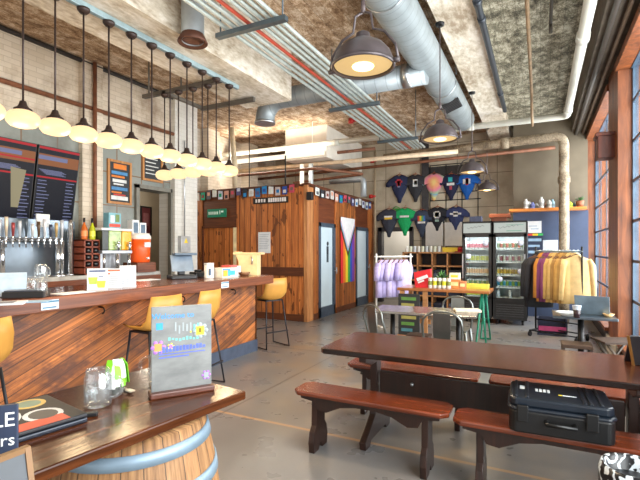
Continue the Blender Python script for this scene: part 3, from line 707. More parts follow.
# framed boards
def framed(name, y0, y1, z0, z1, frame, panels, lab, cat='picture', x=XL):
    t = thing(name, lab, cat, (x, (y0+y1)/2, z0)); w = (y1-y0)/2; H = z1-z0; b = .04
    MB().box(0, -w, 0, .035, -w+b, H).box(0, w-b, 0, .035, w, H).box(0, -w+b, 0, .035, w-b, b).box(0, -w+b, H-b, .035, w-b, H).build('frame', frame, t)
    m = MB().box(.002, -w+b, b, .018, w-b, H-b)
    mats = [panels[0]]
    for (a, c, d, e, mat) in panels[1:]:
        mats.append(mat); m.box(.018, -w+b+(2*w-2*b)*a, b+(H-2*b)*d, .02, -w+b+(2*w-2*b)*c, b+(H-2*b)*e, len(mats)-1)
    m.build('board_face', mats, t)
    return t
OAK = wood('oak_frame', (150,96,48), (204,146,86), (0, 0, 1), 14, .45)
SL = plain((40,44,48), .6)
bl_, or_, wh_ = plain((70,130,180), .6), plain((214,120,40), .6), plain((210,212,210), .6)
framed('chalk_menu', 5.0, 5.48, 2.27, 3.02, OAK, [SL, (.2, .85, .84, .97, or_), (.1, .9, .7, .78, bl_), (.1, .75, .62, .67, or_), (.15, .85, .5, .58, wh_), (.2, .7, .43, .47, wh_), (.1, .9, .3, .38, bl_), (.1, .6, .22, .26, or_), (.08, .92, .05, .15, wh_), (.2, .8, .16, .2, plain((190,60,50), .6))], 'oak framed chalk menu with orange and blue writing beside the pilaster', 'menu')
framed('chalk_menu', 5.72, 6.2, 2.76, 3.3, OAK, [SL, (.1, .8, .8, .84, wh_), (.1, .7, .65, .69, wh_), (.1, .85, .5, .54, wh_), (.1, .6, .35, .39, wh_), (.1, .7, .2, .24, wh_)], 'oak framed chalk menu with white writing above the passage', 'menu')
for (u0, u1, v0, v1, l, c) in ((141, 152, 207, 235, 'dark framed poster in the passage, nearer the opening edge', (88,40,44)), (160, 171, 209, 240, 'dark framed poster deeper in the passage on the right', (52,36,32))):
    p = px(u0, v1, X=-9.36); q = px(u1, v0, X=-9.36)
    framed('framed_poster', p.y, q.y, p.z, q.z, BLACK, [plain(c, .4), (.2, .8, .3, .8, plain(tuple(x+40 for x in c), .5))], l, 'picture', -9.4)
l = bpy.data.lights.new('passage_fill', 'POINT'); l.energy = 45; l.color = (1, .88, .7); l.shadow_soft_size = .2  # unseen warm light added because the passage came out dim
o = bpy.data.objects.new('passage_fill', l); COL.objects.link(o); o.location = (-8.4, 7.4, 2.9)
# shelf in the passage
tag(MB().box(-8.9, 5.2, .9, -7.2, 5.6, .96).box(-8.9, 5.2, 0, -8.85, 5.6, .9).box(-7.25, 5.2, 0, -7.2, 5.6, .9).build('passage_table', BEDGE), 'brown table standing in the passage behind the bar', 'table')
# thermostat box on the white pillar
q = px(183, 241, X=XL+.13)
t = thing('control_box', 'grey electrical control box with a yellow sticker on the white pillar', 'box', (XL+.12, q.y, q.z-.1))
MB().box(0, -.13, -.12, .09, .13, .2).build('box_body', plain((176,178,180), .4, .3), t, bevel=.008)
MB().prism([(-.05, .06), (.05, .06), (0, .16)], .091, .093, 'YZ').build('sticker', plain((236,204,40), .5), t)
MB().cyl((.05, .0, .2), (.05, 0, 2.1), .012, n=8).build('conduit', STEEL, t)
# ---- things on the bar
CT = 1.12
def on(u, v, Z): return px(u, v, Z=Z)
def tent(name, u, v, w, h, rz, lab, draw):
    q = on(u, v, CT); t = thing(name, lab, 'sign', q, rz)
    m = MB().box(-w/2, -.012, .014, w/2, .0, h).box(-w/2, .02, .0, w/2, .05, .012).box(-w/2, -.03, .0, w/2, .04, .014)
    mats = [PAPER]; draw(m, mats, w, h); m.build('card', mats, t)
def dr_a(m, mats, w, h):
    mats += [plain((80,96,130), .6), plain((206,206,70), .6), plain((170,190,80), .6)]
    m.box(-w*.4, -.0125, h*.84, w*.4, -.012, h*.92, 1)
    for (x, z, c) in ((-w*.22, h*.45, 3), (w*.18, h*.28, 2)):
        m.prism([(x-.03, z-.035), (x+.03, z-.035), (x+.04, z+.03), (x-.04, z+.03)], -.0126, -.012, 'XZ', c)
    m.box(w*.05, -.0125, h*.6, w*.3, -.012, h*.64, 1)
def dr_b(m, mats, w, h):
    mats += [plain((220,110,80), .6), plain((150,160,176), .6)]
    m.box(-w*.42, -.0125, h*.86, w*.42, -.012, h*.95, 1).box(-w*.35, -.0125, h*.7, -w*.2, -.012, h*.78, 1)
    for k in range(5): m.box(-w*.3, -.0125, h*(.58-.1*k), w*.35, -.012, h*(.58-.1*k)+.006, 2)
def dr_c(m, mats, w, h):
    mats += [plain((160,168,184), .6)]
    for k in range(9):
        for c in (-.4, -.12, .15): m.box(w*c, -.0125, h*(.88-.09*k), w*(c+.22), -.012, h*(.88-.09*k)+.006, 1)
RZ = YAW+rad(18)
tent('tent_card', 97.5, 290, .17, .2, RZ+.1, 'white card with two yellow drinks standing on the bar', dr_a)
tent('tent_card', 113.5, 288, .14, .19, RZ, 'white card with an orange header standing on the bar', dr_b)
tent('tent_card', 128, 287, .15, .215, RZ, 'white card with small grey columns, right of the orange header card', dr_c)
# tablet on stand at the far left
q = on(10, 297, CT); t = thing('tablet_stand', 'pale blue tablet leaning on a stand at the left of the bar', 'tablet', q, RZ+.2)
MB().obox((0, 0, .1), (.11, 0, 0), (0, .006, .002), (0, .035, .09)).build('tablet', plain((176,196,216), .4), t, bevel=.004)
MB().obox((0, .05, .05), (.04, 0, 0), (0, .045, -.04), (0, .004, .004)).box(-.06, -.02, 0, .06, .1, .01).build('stand', plain((46,48,54), .5), t)
tag(MB().box(-.14, -.1, 0, .14, .1, .05).box(-.13, -.09, .05, .1, .06, .06, 1).build('card_reader', [BLACK, plain((70,74,84), .3)], None, on(27, 297, CT), RZ, .01), 'black payment tray lying on the bar beside the tablet', 'tray')
tag(MB().box(-.12, -.09, 0, .12, .09, .012).box(-.1, -.08, .012, .06, .05, .014, 1).build('paper_stack', [PAPER, plain((110,110,120), .6)], None, on(5, 304, CT), RZ+.1), 'stack of printed papers at the left end of the bar', 'paper')
tag(MB().box(-.12, -.06, 0, .12, .06, .006).build('bar_mat', plain((150,180,204), .4), None, on(30, 302, CT), RZ), 'thin pale blue mat on the bar in front of the payment tray', 'mat')
# stack of mason jars
def mason(loc, lab, group, src=None, handle=True, rz=0):
    if src: return dup(src, loc, rz, lab, group)
    t = thing('mason_mug', lab, 'jar', loc, rz, group)
    MB().lathe([(.001, .004), (.04, .0), (.045, .006), (.046, .06), (.045, .1), (.04, .112), (.038, .128), (.0345, .128), (.036, .112), (.041, .1), (.042, .06), (.041, .012), (.001, .012)], 20).build('glass_body', GLASSJ, t)
    MB().tube(arc((.045, 0, .065), .038, -pi/2, pi/2, (1, 0, 0), (0, 0, 1), 10), .007, 8).build('handle', GLASSJ, t)
    return t
def jarglass():
    t = NT('jar_glass'); t.n.remove(t.b)
    tr = t.n.new('ShaderNodeBsdfTransparent'); tr.inputs[0].default_value = (.97, .985, .99, 1)
    gl = t.n.new('ShaderNodeBsdfGlossy'); gl.inputs['Roughness'].default_value = .06
    df = t.n.new('ShaderNodeBsdfDiffuse'); df.inputs[0].default_value = (.7, .75, .78, 1)
    lw = t.n.new('ShaderNodeLayerWeight'); lw.inputs['Blend'].default_value = .35; bm_ = t.n.new('ShaderNodeBump'); bm_.inputs['Strength'].default_value = .6; bm_.inputs['Distance'].default_value = .004; t.link(t.noise(t.co, 45, 2), bm_.inputs['Height']); t.link(bm_.outputs[0], gl.inputs['Normal'])
    n = t.noise(t.co, 60, 2)
    m1 = t.n.new('ShaderNodeMixShader'); t.link(t.math('ADD', t.math('MULTIPLY', lw.outputs['Facing'], .5), .06, True), m1.inputs[0]); t.link(tr.outputs[0], m1.inputs[1]); t.link(gl.outputs[0], m1.inputs[2])
    m2 = t.n.new('ShaderNodeMixShader'); t.link(t.math('MULTIPLY', n, .1), m2.inputs[0]); t.link(m1.outputs[0], m2.inputs[1]); t.link(df.outputs[0], m2.inputs[2])
    t.link(m2.outputs[0], t.n['Material Output'].inputs[0]); return t.m
GLASSJ = jarglass()
q = on(41, 297, CT)
j0 = mason(q, 'empty glass mug at the bottom of the stack on the bar', 'stacked mugs on the bar', None, True, rad(120))
mason(q+Vector((0, 0, .131)), 'empty glass mug on top of the stack on the bar', 'stacked mugs on the bar', j0, rz=rad(100))
mason(on(36, 295, CT)+Vector((-.1, .02, 0)), 'empty glass mug just behind the stack on the bar', 'stacked mugs on the bar', j0, rz=rad(190))
for k, (u, v, w) in enumerate(((73, 293, .3), (145, 280, .34))):
    tag(MB().box(-.09, -w/2, 0, .09, w/2, .004).build('menu_sheet', PAPER, None, on(u, v, CT)), ['white menu sheet lying flat on the bar left of the cards', 'white menu sheet lying flat on the bar right of the cards'][k], 'paper')
# POS terminal and small goods at the far end
q = on(190, 279, CT); q.x = -4.1
t = thing('pos_terminal', 'grey point of sale terminal tilted on a black base', 'terminal', q, rad(60))
MB().box(-.16, -.13, 0, .16, .13, .05).box(-.04, .0, .05, .04, .08, .16).build('base', BLACK, t, bevel=.008)
MB().obox((0, .0, .2), (.14, 0, 0), (0, .015, .006), (0, .045, .1)).build('screen_housing', plain((112,128,146), .4), t, bevel=.006)
MB().box(-.1, -.05, .3, .18, .1, .33).build('customer_display', plain((74,92,112), .4), t, bevel=.006)
q = on(206, 279, CT); q.x = -4.0
tag(MB().box(-.12, -.1, 0, .12, .1, .07).cyl((-.03, .02, .07), (-.03, .02, .1), .05, n=10).build('receipt_printer', BLACK, None, (-4.12, 4.62, CT), rad(70), .01), 'black receipt printer on the bar behind the white canister', 'printer')
t = thing('canister', 'white canister with a grey label near the far end of the bar', 'canister', px(209, 279, X=-3.85)); t.location.z = CT
MB().lathe([(.001, 0), (.06, 0), (.062, .01), (.062, .17), (.001, .17)], 18).build('can_body', WHITE, t)
MB().lathe([(.063, .17), (.065, .2), (.001, .2)], 18).build('lid', plain((200,204,208), .3, .4), t)
MB().box(.03, -.05, .04, .0575, .03, .13).build('can_label', plain((92,110,132), .6), t)
p = px(225, 276, X=-3.8); p.z = CT
m = MB().box(-.09, -.17, 0, .09, .17, .13).box(.09, -.16, .02, .092, .0, .12, 1).box(.09, -.05, .03, .093, .1, .09, 2).box(.09, -.15, .02, .094, -.06, .1, 3).box(-.08, .02, .13, .08, .16, .16, 4)
tag(m.build('card_box', [plain((214,206,190), .5), plain((70,140,190), .5), plain((60,170,220), .5), plain((226,170,50), .5), plain((206,90,84), .5)], None, p, 0), 'colourful open card box on the bar near its far end', 'box')
t = thing('small_basket', 'small brown basket on the bar between the card box and the pale box', 'basket', (-3.78, 5.14, CT))
MB().lathe([(.001, 0), (.06, 0), (.085, .05), (.08, .05), (.055, .01), (.001, .01)], 16).build('basket_bowl', plain((120,78,48), .6), t)
t = thing('wooden_box', 'pale wooden box with a flared top and bottle opener at the bar end', 'box', (-3.8, 5.3, CT), rad(20))
m = MB().box(-.14, -.1, 0, .14, .1, .3).prism([(-.2, .34), (-.14, .34), (-.14, .2)], -.1, .1, 'XZ').box(-.22, -.11, .3, .2, .11, .33)
m.build('box_body', plain((226,196,146), .5, 0, .1), t, bevel=.004)
MB().tube([(.05, -.105, .27), (.07, -.12, .23), (.06, -.115, .16)], .01, 8).build('bottle_opener', STEEL, t)
tag(MB().box(-.05, -.015, 0, .05, .015, .14).build('notice_stand', PAPER, None, (-3.86, 5.08, CT), rad(50)), 'small white notice standing beside the pale wooden box', 'sign')
# ================================================================== BOOTH FITTINGS
q = px(217.3, 213.2, Y=BY+.02)
t = thing('green_sign', 'green sign with pale lettering above the cedar door', 'sign', (q.x, BY+.02, q.z))
MB().box(-.27, -.03, -.095, .27, 0, .095).build('sign_board', plain((14,128,98), .45, 0, .05), t, bevel=.003)
m = MB()
for k, w in enumerate((.035, .03, .036, .03, .034, .03, .036)): m.box(-.23+k*.041, -.034, -.03, -.23+k*.041+w*.85, -.03, .035)
m.box(.09, -.034, -.03, .11, -.03, .06).box(.14, -.034, .01, .2, -.03, .05)
m.build('lettering', plain((206,232,224), .5), t)
q0 = px(254, 200, Y=BY); q1 = px(288.5, 200, Y=BY)
t = thing('name_sign', 'long narrow black sign with white lettering high on the booth front', 'sign', ((q0.x+q1.x)/2, BY, q0.z-.03))
W = (q1.x-q0.x)/2
MB().box(-W, -.035, -.065, W, 0, .065).build('sign_board', plain((30,26,26), .5), t, bevel=.003)
m = MB()
for k in range(4): m.box(-W*.85+k*W*.16, -.039, -.035, -W*.85+k*W*.16+W*.1, -.035, .035)
for k in range(8): m.box(-W*.1+k*W*.13, -.039, -.04, -W*.1+k*W*.13+W*.1, -.035, .045)
m.build('lettering', plain((218,212,210), .5), t)
q0 = px(258.5, 253, Y=BY); q1 = px(270.5, 232, Y=BY)
m = MB().box(q0.x, BY-.012, q0.z, q1.x, BY, q1.z)
for k in range(9): m.box(q0.x+.03, BY-.0135, q1.z-.06-k*.038, q1.x-.03-.02*(k % 3), BY-.012, q1.z-.05-k*.038, 1)
tag(m.build('paper_notice', [PAPER, plain((160,166,180), .6)]), 'white paper notice pinned to the booth front', 'notice')
# light fixture box on the post
tag(MB().box(-.06, -.1, -.08, .06, 0, .08).build('wall_speaker', BLACK, None, (px(312, 196, Y=BY).x, BY-.04, px(312, 196.5, Y=BY).z), 0, .006), 'small black speaker on the booth corner post', 'speaker')
# bunting
BC = [(206,204,200),(196,190,184),(24,150,120),(90,90,96),(214,220,212),(196,200,214),(206,150,130),(120,90,84),(86,80,120),(40,44,52),(206,210,208),(28,110,170),(36,130,190),(216,216,216),(196,180,176),(40,70,150),(190,70,90),(120,60,50)]
def bunting(pts, n, lab, seed, normal):
    a, b = Vector(pts[0]), Vector(pts[1]); L = (b-a).length; d = (b-a)/L
    t = thing('bunting', lab, 'bunting', a); nn = Vector(normal)*.004
    MB().tube([d*(L*k/24)+Vector((0, 0, -.05*abs(sin(pi*4*k/24)))) for k in range(25)], .006, 6).build('cord', plain((60,50,46), .7), t)
    r = random.Random(seed)
    for k in range(n):
        s = L*(k+.5)/n; w = L/n*.36; z = -.05*abs(sin(pi*4*s/L)); h = .18+r.uniform(-.02, .02)
        c = BC[(k*5+seed) % len(BC)] if seed > 1 else BC[k % len(BC)]; c2 = BC[(k*7+3) % len(BC)]
        p0 = d*(s-w)+Vector((0, 0, z)); p1 = d*(s+w)+Vector((0, 0, z)); dn = Vector((0, 0, -h))
        m = MB(); ctr = (p0+p1)/2+dn/2
        m.obox(ctr, d*w, nn*.6, (0, 0, h/2), 0); m.obox(ctr+nn*.9+Vector((0, 0, r.uniform(-.04, .04))), d*w*.6, nn*.3, (0, 0, h*.2), 1)
        m.build('pennant', [plain(c, .7), plain(c2, .7)], t)
bunting([(bl+.02, BY-.055, BZ+.06), (BX-.25, BY-.055, BZ+.06)], 17, 'string of small square flags along the top of the booth front', 1, (0, -1, 0))
bunting([(BX+.045, BY+.25, BZ+.03), (BX+.045, YB-.3, BZ+.03)], 14, 'string of small square flags along the top of the booth side', 4, (1, 0, 0))
# pride flag on the side
p = px(341, 217, X=BX+.03); q = px(354.5, 281, X=BX+.03)
y0, y1, z1, z0 = p.y, q.y, p.z, q.z; H = z1-z0; W = y1-y0
t = thing('pride_flag', 'rainbow pride flag hanging on the booth side between the frosted doors', 'flag', (BX+.02, y0, z0))
cols = [(226,48,48),(240,130,36),(246,216,50),(60,160,70),(52,80,190),(130,60,160)]
# hung by the hoist: stripes run downwards, chevrons point down
m = MB()
for k, c in enumerate(cols):
    m.box(0, W*k/6, 0, .008, W*(k+1)/6, H*.99, k)
tri = [((236,236,238), .0), ((226,178,196), .07), ((120,190,226), .14), ((110,76,50), .21), ((24,24,26), .28)]
for k, (c, o) in enumerate(tri[::-1]):
    dz = H*.40*(o/.28)*.38
    m.prism([(-W*.02, H*.97-dz), (W*.5, H*.56-dz*1.1), (W*1.02, H*.97-dz), (W*1.02, H), (-W*.02, H)], .0085+.0012*k, .0095+.0012*k, 'YZ', 6+k)
m.build('flag_cloth', [plain(c, .7, 0, .06) for c in cols]+[plain(c, .7, 0, .06) for c, o in tri[::-1]], t)

# ================================================================== SHIRT WALL
def shirt(u, v, ub, lab, c, draw=None, tie=None):
    pos = px(u, v, Y=YB-.06); s = (px(u+13.7, v, Y=YB-.06).x-pos.x)/.36
    t = thing('pinned_shirt', lab, 'shirt', pos, 0, 'shirts pinned on the back wall')
    half = [(0, -.035), (.07, -.0), (.15, -.035), (.27, -.1), (.36, -.2), (.365, -.29), (.29, -.31), (.215, -.245), (.19, -.36), (.13, -.5), (.06, -.62), (.035, -.72), (.0, -.73)]
    poly = [(x*s, z*s) for x, z in half]+[(-x*s, z*s) for x, z in half[-2:0:-1]]
    # rounded cloth body: centre fan raised toward the viewer
    n = len(poly); vs = [(x, -.02, z) for x, z in poly]+[(x*.8, -.055, z*.82-.04*s) for x, z in poly]+[(x, .02, z) for x, z in poly]+[(0, -.07, -.22*s)]
    fs = [(k, (k+1) % n, n+(k+1) % n, n+k) for k in range(n)]+[(2*n+k, 2*n+(k+1) % n, (k+1) % n, k) for k in range(n)]+[(n+k, n+(k+1) % n, 3*n) for k in range(n)]+[tuple(range(2*n, 3*n))]
    MB().add(vs, fs, 0, True).build('shirt_cloth', tie or plain(c, .8, 0, .14, 14), t)
    if draw:
        m = MB(); mats = []
        for (a, b, z0_, z1_, cc) in draw:
            mt = plain(cc, .7); 
            if mt not in mats: mats.append(mt)
            m.box(a*s, -.074, z0_*s, b*s, -.07, z1_*s, mats.index(mt))
        m.build('shirt_print', mats, t)
    MB().tube([(-.16*s, 0, -.04*s), (0, 0, .02*s), (.16*s, 0, -.04*s)], .012, 6).tube([(0, .0, .02*s), (0, 0, .05*s), (.02, .02, .07*s)], .006, 6).build('hanger', plain((150,76,50), .5), t)
def tiedye():
    t = NT('tie_dye'); v = t.n.new('ShaderNodeVectorMath'); v.operation = 'DISTANCE'; t.link(t.co, v.inputs[0]); v.inputs[1].default_value = (0, 0, -.25)
    f = t.math('FRACT', t.math('MULTIPLY', t.math('ADD', v.outputs['Value'], t.math('MULTIPLY', t.noise(t.co, 6, 3), .15)), 2.6))
    return t.fin(t.ramp(f, [(0, lin((110,170,210))), (.25, lin((240,226,140))), (.5, lin((240,170,120))), (.75, lin((236,130,160))), (1, lin((150,200,160)))]), .8)
W_ = (226,226,226)
shirt(399.5, 175, 0, 'navy shirt with a red star print, top row left end', (34,42,76), [(-.09, .09, -.21, -.16, (190,50,60)), (-.05, .05, -.3, -.12, (190,50,60)), (-.03, .03, -.33, -.18, (150,150,190))])
shirt(415.5, 174.5, 0, 'charcoal shirt with a white and yellow print, top row', (46,46,52), [(-.05, .07, -.33, -.14, W_), (-.02, .06, -.28, -.17, (226,180,60))])
shirt(434, 173.5, 0, 'pastel tie-dye shirt in the top row', (200,180,150), None, tiedye())
shirt(451, 174, 0, 'dark navy shirt with teal and white print, top row', (30,34,66), [(-.06, .05, -.22, -.1, (40,170,180)), (-.1, .1, -.32, -.25, W_), (-.03, .04, -.44, -.34, (190,70,90))])
shirt(467, 173.5, 0, 'bright blue shirt with white and red print, top row right end', (22,98,190), [(-.1, .1, -.3, -.16, W_), (-.03, .05, -.33, -.14, (190,60,60))])
shirt(389, 209, 0, 'charcoal shirt with a yellow stripe print, lower row left end', (52,56,70), [(-.11, .11, -.22, -.18, W_), (-.1, .1, -.27, -.22, (226,190,50))])
shirt(405, 208, 0, 'bright green shirt with white print, lower row', (20,170,98), [(-.12, .12, -.25, -.2, W_)])
shirt(422, 210, 0, 'slate shirt with a rainbow square print, lower row', (56,66,88), [(-.1, -.05, -.3, -.16, (206,70,60)), (-.05, 0, -.3, -.16, (226,190,50)), (0, .05, -.3, -.16, (80,160,90)), (.05, .1, -.3, -.16, (60,110,190)), (-.1, .1, -.36, -.31, W_)])
shirt(437.5, 207, 0, 'black shirt with a round white emblem, lower row', (28,30,40), [(-.09, .09, -.27, -.15, W_), (-.06, .06, -.31, -.12, W_), (-.03, .03, -.25, -.18, (28,30,40)), (-.05, .05, -.4, -.34, (160,190,180))])
shirt(456, 206.5, 0, 'blue-grey shirt with white lettering, lower row right end', (52,62,106), [(-.15, .15, -.23, -.18, W_), (-.06, .06, -.28, -.14, W_)])
p = px(396.5, 210, Y=YB-.02)
tag(MB().box(-.14, -.02, -.16, .14, .02, .04).tube([(-.1, -.02, .04), (0, -.03, .1), (.1, -.02, .04)], .012, 6).build('tote_bag', plain((34,140,50), .7), None, p, 0, .006), 'dark green tote hanging behind the green shirt', 'bag')
m = MB()
for k in range(4):
    x = px(430+16*k, 200, Y=YB-.02).x; m.cyl((x, YB-.012, 1.3), (x, YB-.012, 3.75), .012, n=6)
for z in (2.2, 2.8, 3.0, 3.75): m.cyl((px(430, 200, Y=YB).x, YB-.024, z), (px(481, 200, Y=YB).x, YB-.024, z), .012, n=6)
tag(m.build('wire_grid', BLACKM), 'black wire grid on the back wall behind the shirts', 'grid')
q = px(395, 196, Y=YB)
# black panel behind the upper right shirts, grey cabinet doors
q0 = px(428, 180, Y=YB-.01); q1 = px(480, 163, Y=YB-.01)
tag(MB().box(q0.x, YB-.01, q0.z, q1.x, YB-.002, q1.z).build('dark_panel', plain((44,42,42), .6)), 'dark panel on the wall above the upper right shirts', 'panel')
for k in range(3):
    a = px(426+19*k, 246, Y=YB-.05); b = px(444+19*k, 222, Y=YB-.05)
    tag(MB().box(a.x, YB-.11, a.z, b.x-.02, YB-.03, b.z).build('wall_cabinet_door', plain((206,204,200), .4, 0, .05), None, (0, 0, 0), 0, .006), f'pale grey wall panel below the lower shirts, {ORD[k]} from the left', 'panel', 'pale wall panels')

# ================================================================== SHELVES AND MERCHANDISE
SY = 9.75
def at(u, v, Y): return px(u, v, Y=Y)
PINE = wood('pine_boards', (140,92,54), (196,144,94), (1, 0, 0), 12, .5)
x0 = at(403, 270, SY).x; x1 = at(463, 270, SY).x; zt = at(430, 252, SY).z
c = thing('cubby_shelf', 'wooden cubby shelf filled with folded clothes left of the coolers', 'shelf', (x0, SY, 0))
W = x1-x0; m = MB(); nc = 4; rows = [.1, .48, .82, 1.14, zt]
for k in range(nc+1): m.box(W*k/nc-.015, 0, 0, W*k/nc+.015, .4, zt)
for z in rows: m.box(-.015, 0, z-.03, W+.015, .4, z)
m.build('shelf_frame', PINE, c); MB().box(0, .38, .0, W, .4, zt).build('back_panel', plain((44,40,42), .7), c)
FC = [(34,42,64),(44,48,56),(60,66,80),(28,32,48),(120,40,44),(40,70,66),(54,54,58),(84,92,108)]
r = random.Random(11)
for k in range(nc):
    for j in range(3):
        for f in range(3):
            z = rows[j]+f*.075; cx = x0+W*(k+.5)/nc
            o = MB().box(-W/nc*.42, -.02, 0, W/nc*.42, .3, .07).build('folded_shirt', plain(FC[r.randrange(8)], .8), None, (cx, SY+.02, z), 0, .015)
            tag(o, f'folded shirt, {["bottom","middle","top"][f]} of the pile in the {["bottom","second","third"][j]} row, {ORD[k]} cubby column from left', 'shirt', 'folded shirts in the cubby shelf')
for k in range(9):
    x = x0+.03+W*.62*k/9
    tag(MB().lathe([(.001, 0), (.032, 0), (.034, .01), (.034, .12), (.03, .13), (.001, .13)], 10).build('display_can', plain([(220,222,216),(206,214,196),(196,206,214)][k % 3], .4), None, (x+.03, SY+.12, zt)), f'pale can on top of the cubby shelf, {ORD[k]} from the left', 'can', 'cans on the cubby shelf top')
tag(MB().box(-.16, -.06, 0, .16, .06, .1).build('yellow_box', plain((214,186,40), .5), None, (x0+W*.78, SY+.15, zt), 0, .004), 'small yellow box on top of the cubby shelf', 'box')
tag(MB().ball((0, 0, .06), .1, 1, 1.1, .6, 12).box(-.1, -.2, .0, .1, -.06, .02).build('red_cap', plain((176,40,48), .7), None, (x0+W*.95, SY+.17, zt)), 'red cap on the right end of the cubby shelf', 'cap')
# lavender rack
HOOKM = plain((200,202,204), .3, .7)
def garment(name, lab, c, loc, rz, L, group, src=None, sleeves=.55, cat='shirt', hood=False):
    t = thing(name, lab, cat, loc, rz, group)
    st_ = [(-.02, .055, .05), (-.05, .09, .055), (-.08, .19, .06), (-.14, .225, .07), (-.3, .215, .075), (-L*.75, .225, .08), (-L, .235, .085), (-L, .2, .06)]
    MB().add(*loft(st_), 0, True).build('body_cloth', c, t)
    for s in (-1, 1):
        MB().tube([(s*.17, 0, -.1), (s*.225, .0, -.2), (s*.25, 0, -.12-sleeves*.6), (s*.255, .01, -.12-sleeves)], [.06, .068, .058, .05], 10).build('sleeve', c, t)
    if hood: MB().ball((0, .05, -.06), .11, 1, .7, .8, 10).build('hood', c, t)
    MB().tube([(-.18, 0, -.085), (0, 0, -.0), (.18, 0, -.085)], .012, 6).build('hanger', plain((120,82,60), .5), t)
    MB().tube([(0, 0, 0), (0, 0, .03)]+[(.02-.02*cos(a), 0, .05+.02*sin(a)) for a in (0, .8, 1.6, 2.4, 3.1)], .004, 6).build('hanger_hook', HOOKM, t)
    return t
def loft(st_, n=16):
    vs = []; fs = []
    for z, a, b in st_:
        for k in range(n):
            th = 2*pi*k/n; wv = 1+.06*sin(5*th+z*6) if z < -.2 else 1
            vs.append((a*cos(th), b*sin(th)*wv, z))
    for i in range(len(st_)-1):
        for k in range(n):
            k2 = (k+1) % n; fs.append((i*n+k, (i+1)*n+k, (i+1)*n+k2, i*n+k2))
    fs.append(list(range(n))); return vs, fs
rk = at(396, 258, 8.5); a = Vector((at(379, 258, 8.2).x, 8.2)); b = Vector((at(408, 258, 8.7).x, 8.7))
d = b-a; L = d.length; rzk = math.atan2(d.y, d.x); zr = rk.z+.03
t = thing('clothes_rack', 'white metal rack holding the lavender shirts', 'rack', (a.x, a.y, 0), rzk)
MB().cyl((-.1, 0, zr), (L+.1, 0, zr), .016, n=8).build('rail', WHITE, t)
for s in (-.06, L+.06):
    MB().cyl((s, 0, 0), (s, 0, zr+.06), .018, n=8).box(s-.02, -.22, 0, s+.02, .22, .025).build('upright', WHITE, t)
LAV = [plain(c, .8, 0, .12, 12) for c in ((178,166,214), (166,156,206), (190,180,222))]
nl = 6
for k in range(nl):
    p = a+d*((k+.4)/nl); garment('lavender_shirt', f'lavender shirt on the white rack, {ORD[k]} from the left', LAV[k % 3], (p.x, p.y, zr-.045), rzk+rad(90)-rad(48+8*(k % 2)), .74, 'lavender shirts on the rack', sleeves=.3)
# merch table
my0, my1 = 7.1, 7.75; MZ = .86
xa, xb = at(397, 292, 7.1).x, at(491, 298, 7.3).x
MT = thing('display_table', 'wooden display table with orange top and green right leg', 'table', ((xa+xb)/2, (my0+my1)/2, 0))
hw = (xb-xa)/2; hd = (my1-my0)/2
MB().box(-hw, -hd, MZ-.045, hw, hd, MZ).build('tabletop', wood('orange_top', (150,84,40), (206,134,74), (1, 0, 0), 14, .3, ((0, 1, 0), .16, .03), coat=.3), MT, bevel=.005)
for s in (-1, 1): MB().box(-hw+.04, s*hd*.85-.035, 0, -hw+.11, s*hd*.85+.035, MZ-.045).build('leg', PINE, MT)
MB().box(-hw*.42, -hd*.9, 0, -hw*.42+.07, -hd*.9+.07, MZ-.045).build('leg', PINE, MT)
MB().box(-hw+.05, hd*.7, .2, -hw*.4, hd*.75, .28).build('stretcher', PINE, MT)
GRN = plain((18,110,86), .35, .2)
MB().tube([(hw-.12, -hd*.8, MZ-.05), (hw-.2, -hd*.95, .02), (hw-.05, -hd*.95, .02), (hw-.12, -hd*.8, MZ-.05)], .02, 8).tube([(hw-.12, hd*.8, MZ-.05), (hw-.2, hd*.95, .02), (hw-.05, hd*.95, .02), (hw-.12, hd*.8, MZ-.05)], .02, 8).cyl((hw-.12, -hd*.85, .35), (hw-.12, hd*.85, .35), .016, n=8).build('trestle', GRN, MT, label='green metal trestle leg')
# chalk sign under it
q = at(409, 320, 6.95)
t = thing('chalk_sign', 'black chalk sign with green and yellow writing under the display table', 'sign', (q.x, 6.95, 0))
m = MB().box(-.17, -.02, .12, .17, .02, .78)
for k, c in enumerate((1, 2, 1, 2, 1, 3)): m.box(-.12, -.023, .68-.1*k, .12-.03*(k % 3), -.02, .73-.1*k, c)
m.build('board', [plain((36,38,40), .6), plain((84,130,60), .6), plain((150,146,80), .6), plain((66,120,136), .6)], t)
MB().box(-.19, .02, 0, -.15, .2, .12).box(.15, .02, 0, .19, .2, .12).box(-.19, -.03, .0, .19, .03, .12).build('foot', PINE, t)
# goods on the merch table
q = at(423, 289, 7.3)
t = thing('gift_bag', 'red gift bag with white writing on the display table', 'bag', (q.x, 7.35, MZ))
MB().add([(-.13,-.05,0),(.13,-.05,0),(.13,.05,0),(-.13,.05,0),(-.15,-.06,.25),(.12,-.06,.31),(.12,.06,.31),(-.15,.06,.25)], [(3,2,1,0),(4,5,6,7),(0,1,5,4),(1,2,6,5),(2,3,7,6),(3,0,4,7)]).build('bag_body', plain((206,34,44), .45), t)
MB().obox((-.01, -.0625, .16), (.09, 0, .035), (0, .002, 0), (-.01, 0, .025)).obox((-.03, -.0625, .1), (.05, 0, .02), (0, .002, 0), (-.005, 0, .012)).build('bag_print', PAPER, t)
for k in range(5):
    q = at(430.5+4.6*k, 290, 7.3)
    t = thing('beer_can', f'yellow and white can on the display table, {ORD[k]} from the left', 'can', (q.x, 7.28, MZ), 0, 'yellow cans on the display table')
    MB().lathe([(.001, 0), (.028, 0), (.034, .01), (.034, .155), (.027, .168), (.001, .168)], 12).build('can_body', plain((222,224,220), .3, .2), t)
    MB().lathe([(.0345, .05), (.0345, .12)], 12).build('can_label', plain((206,208,40) if k % 2 else (120,126,60), .5), t)
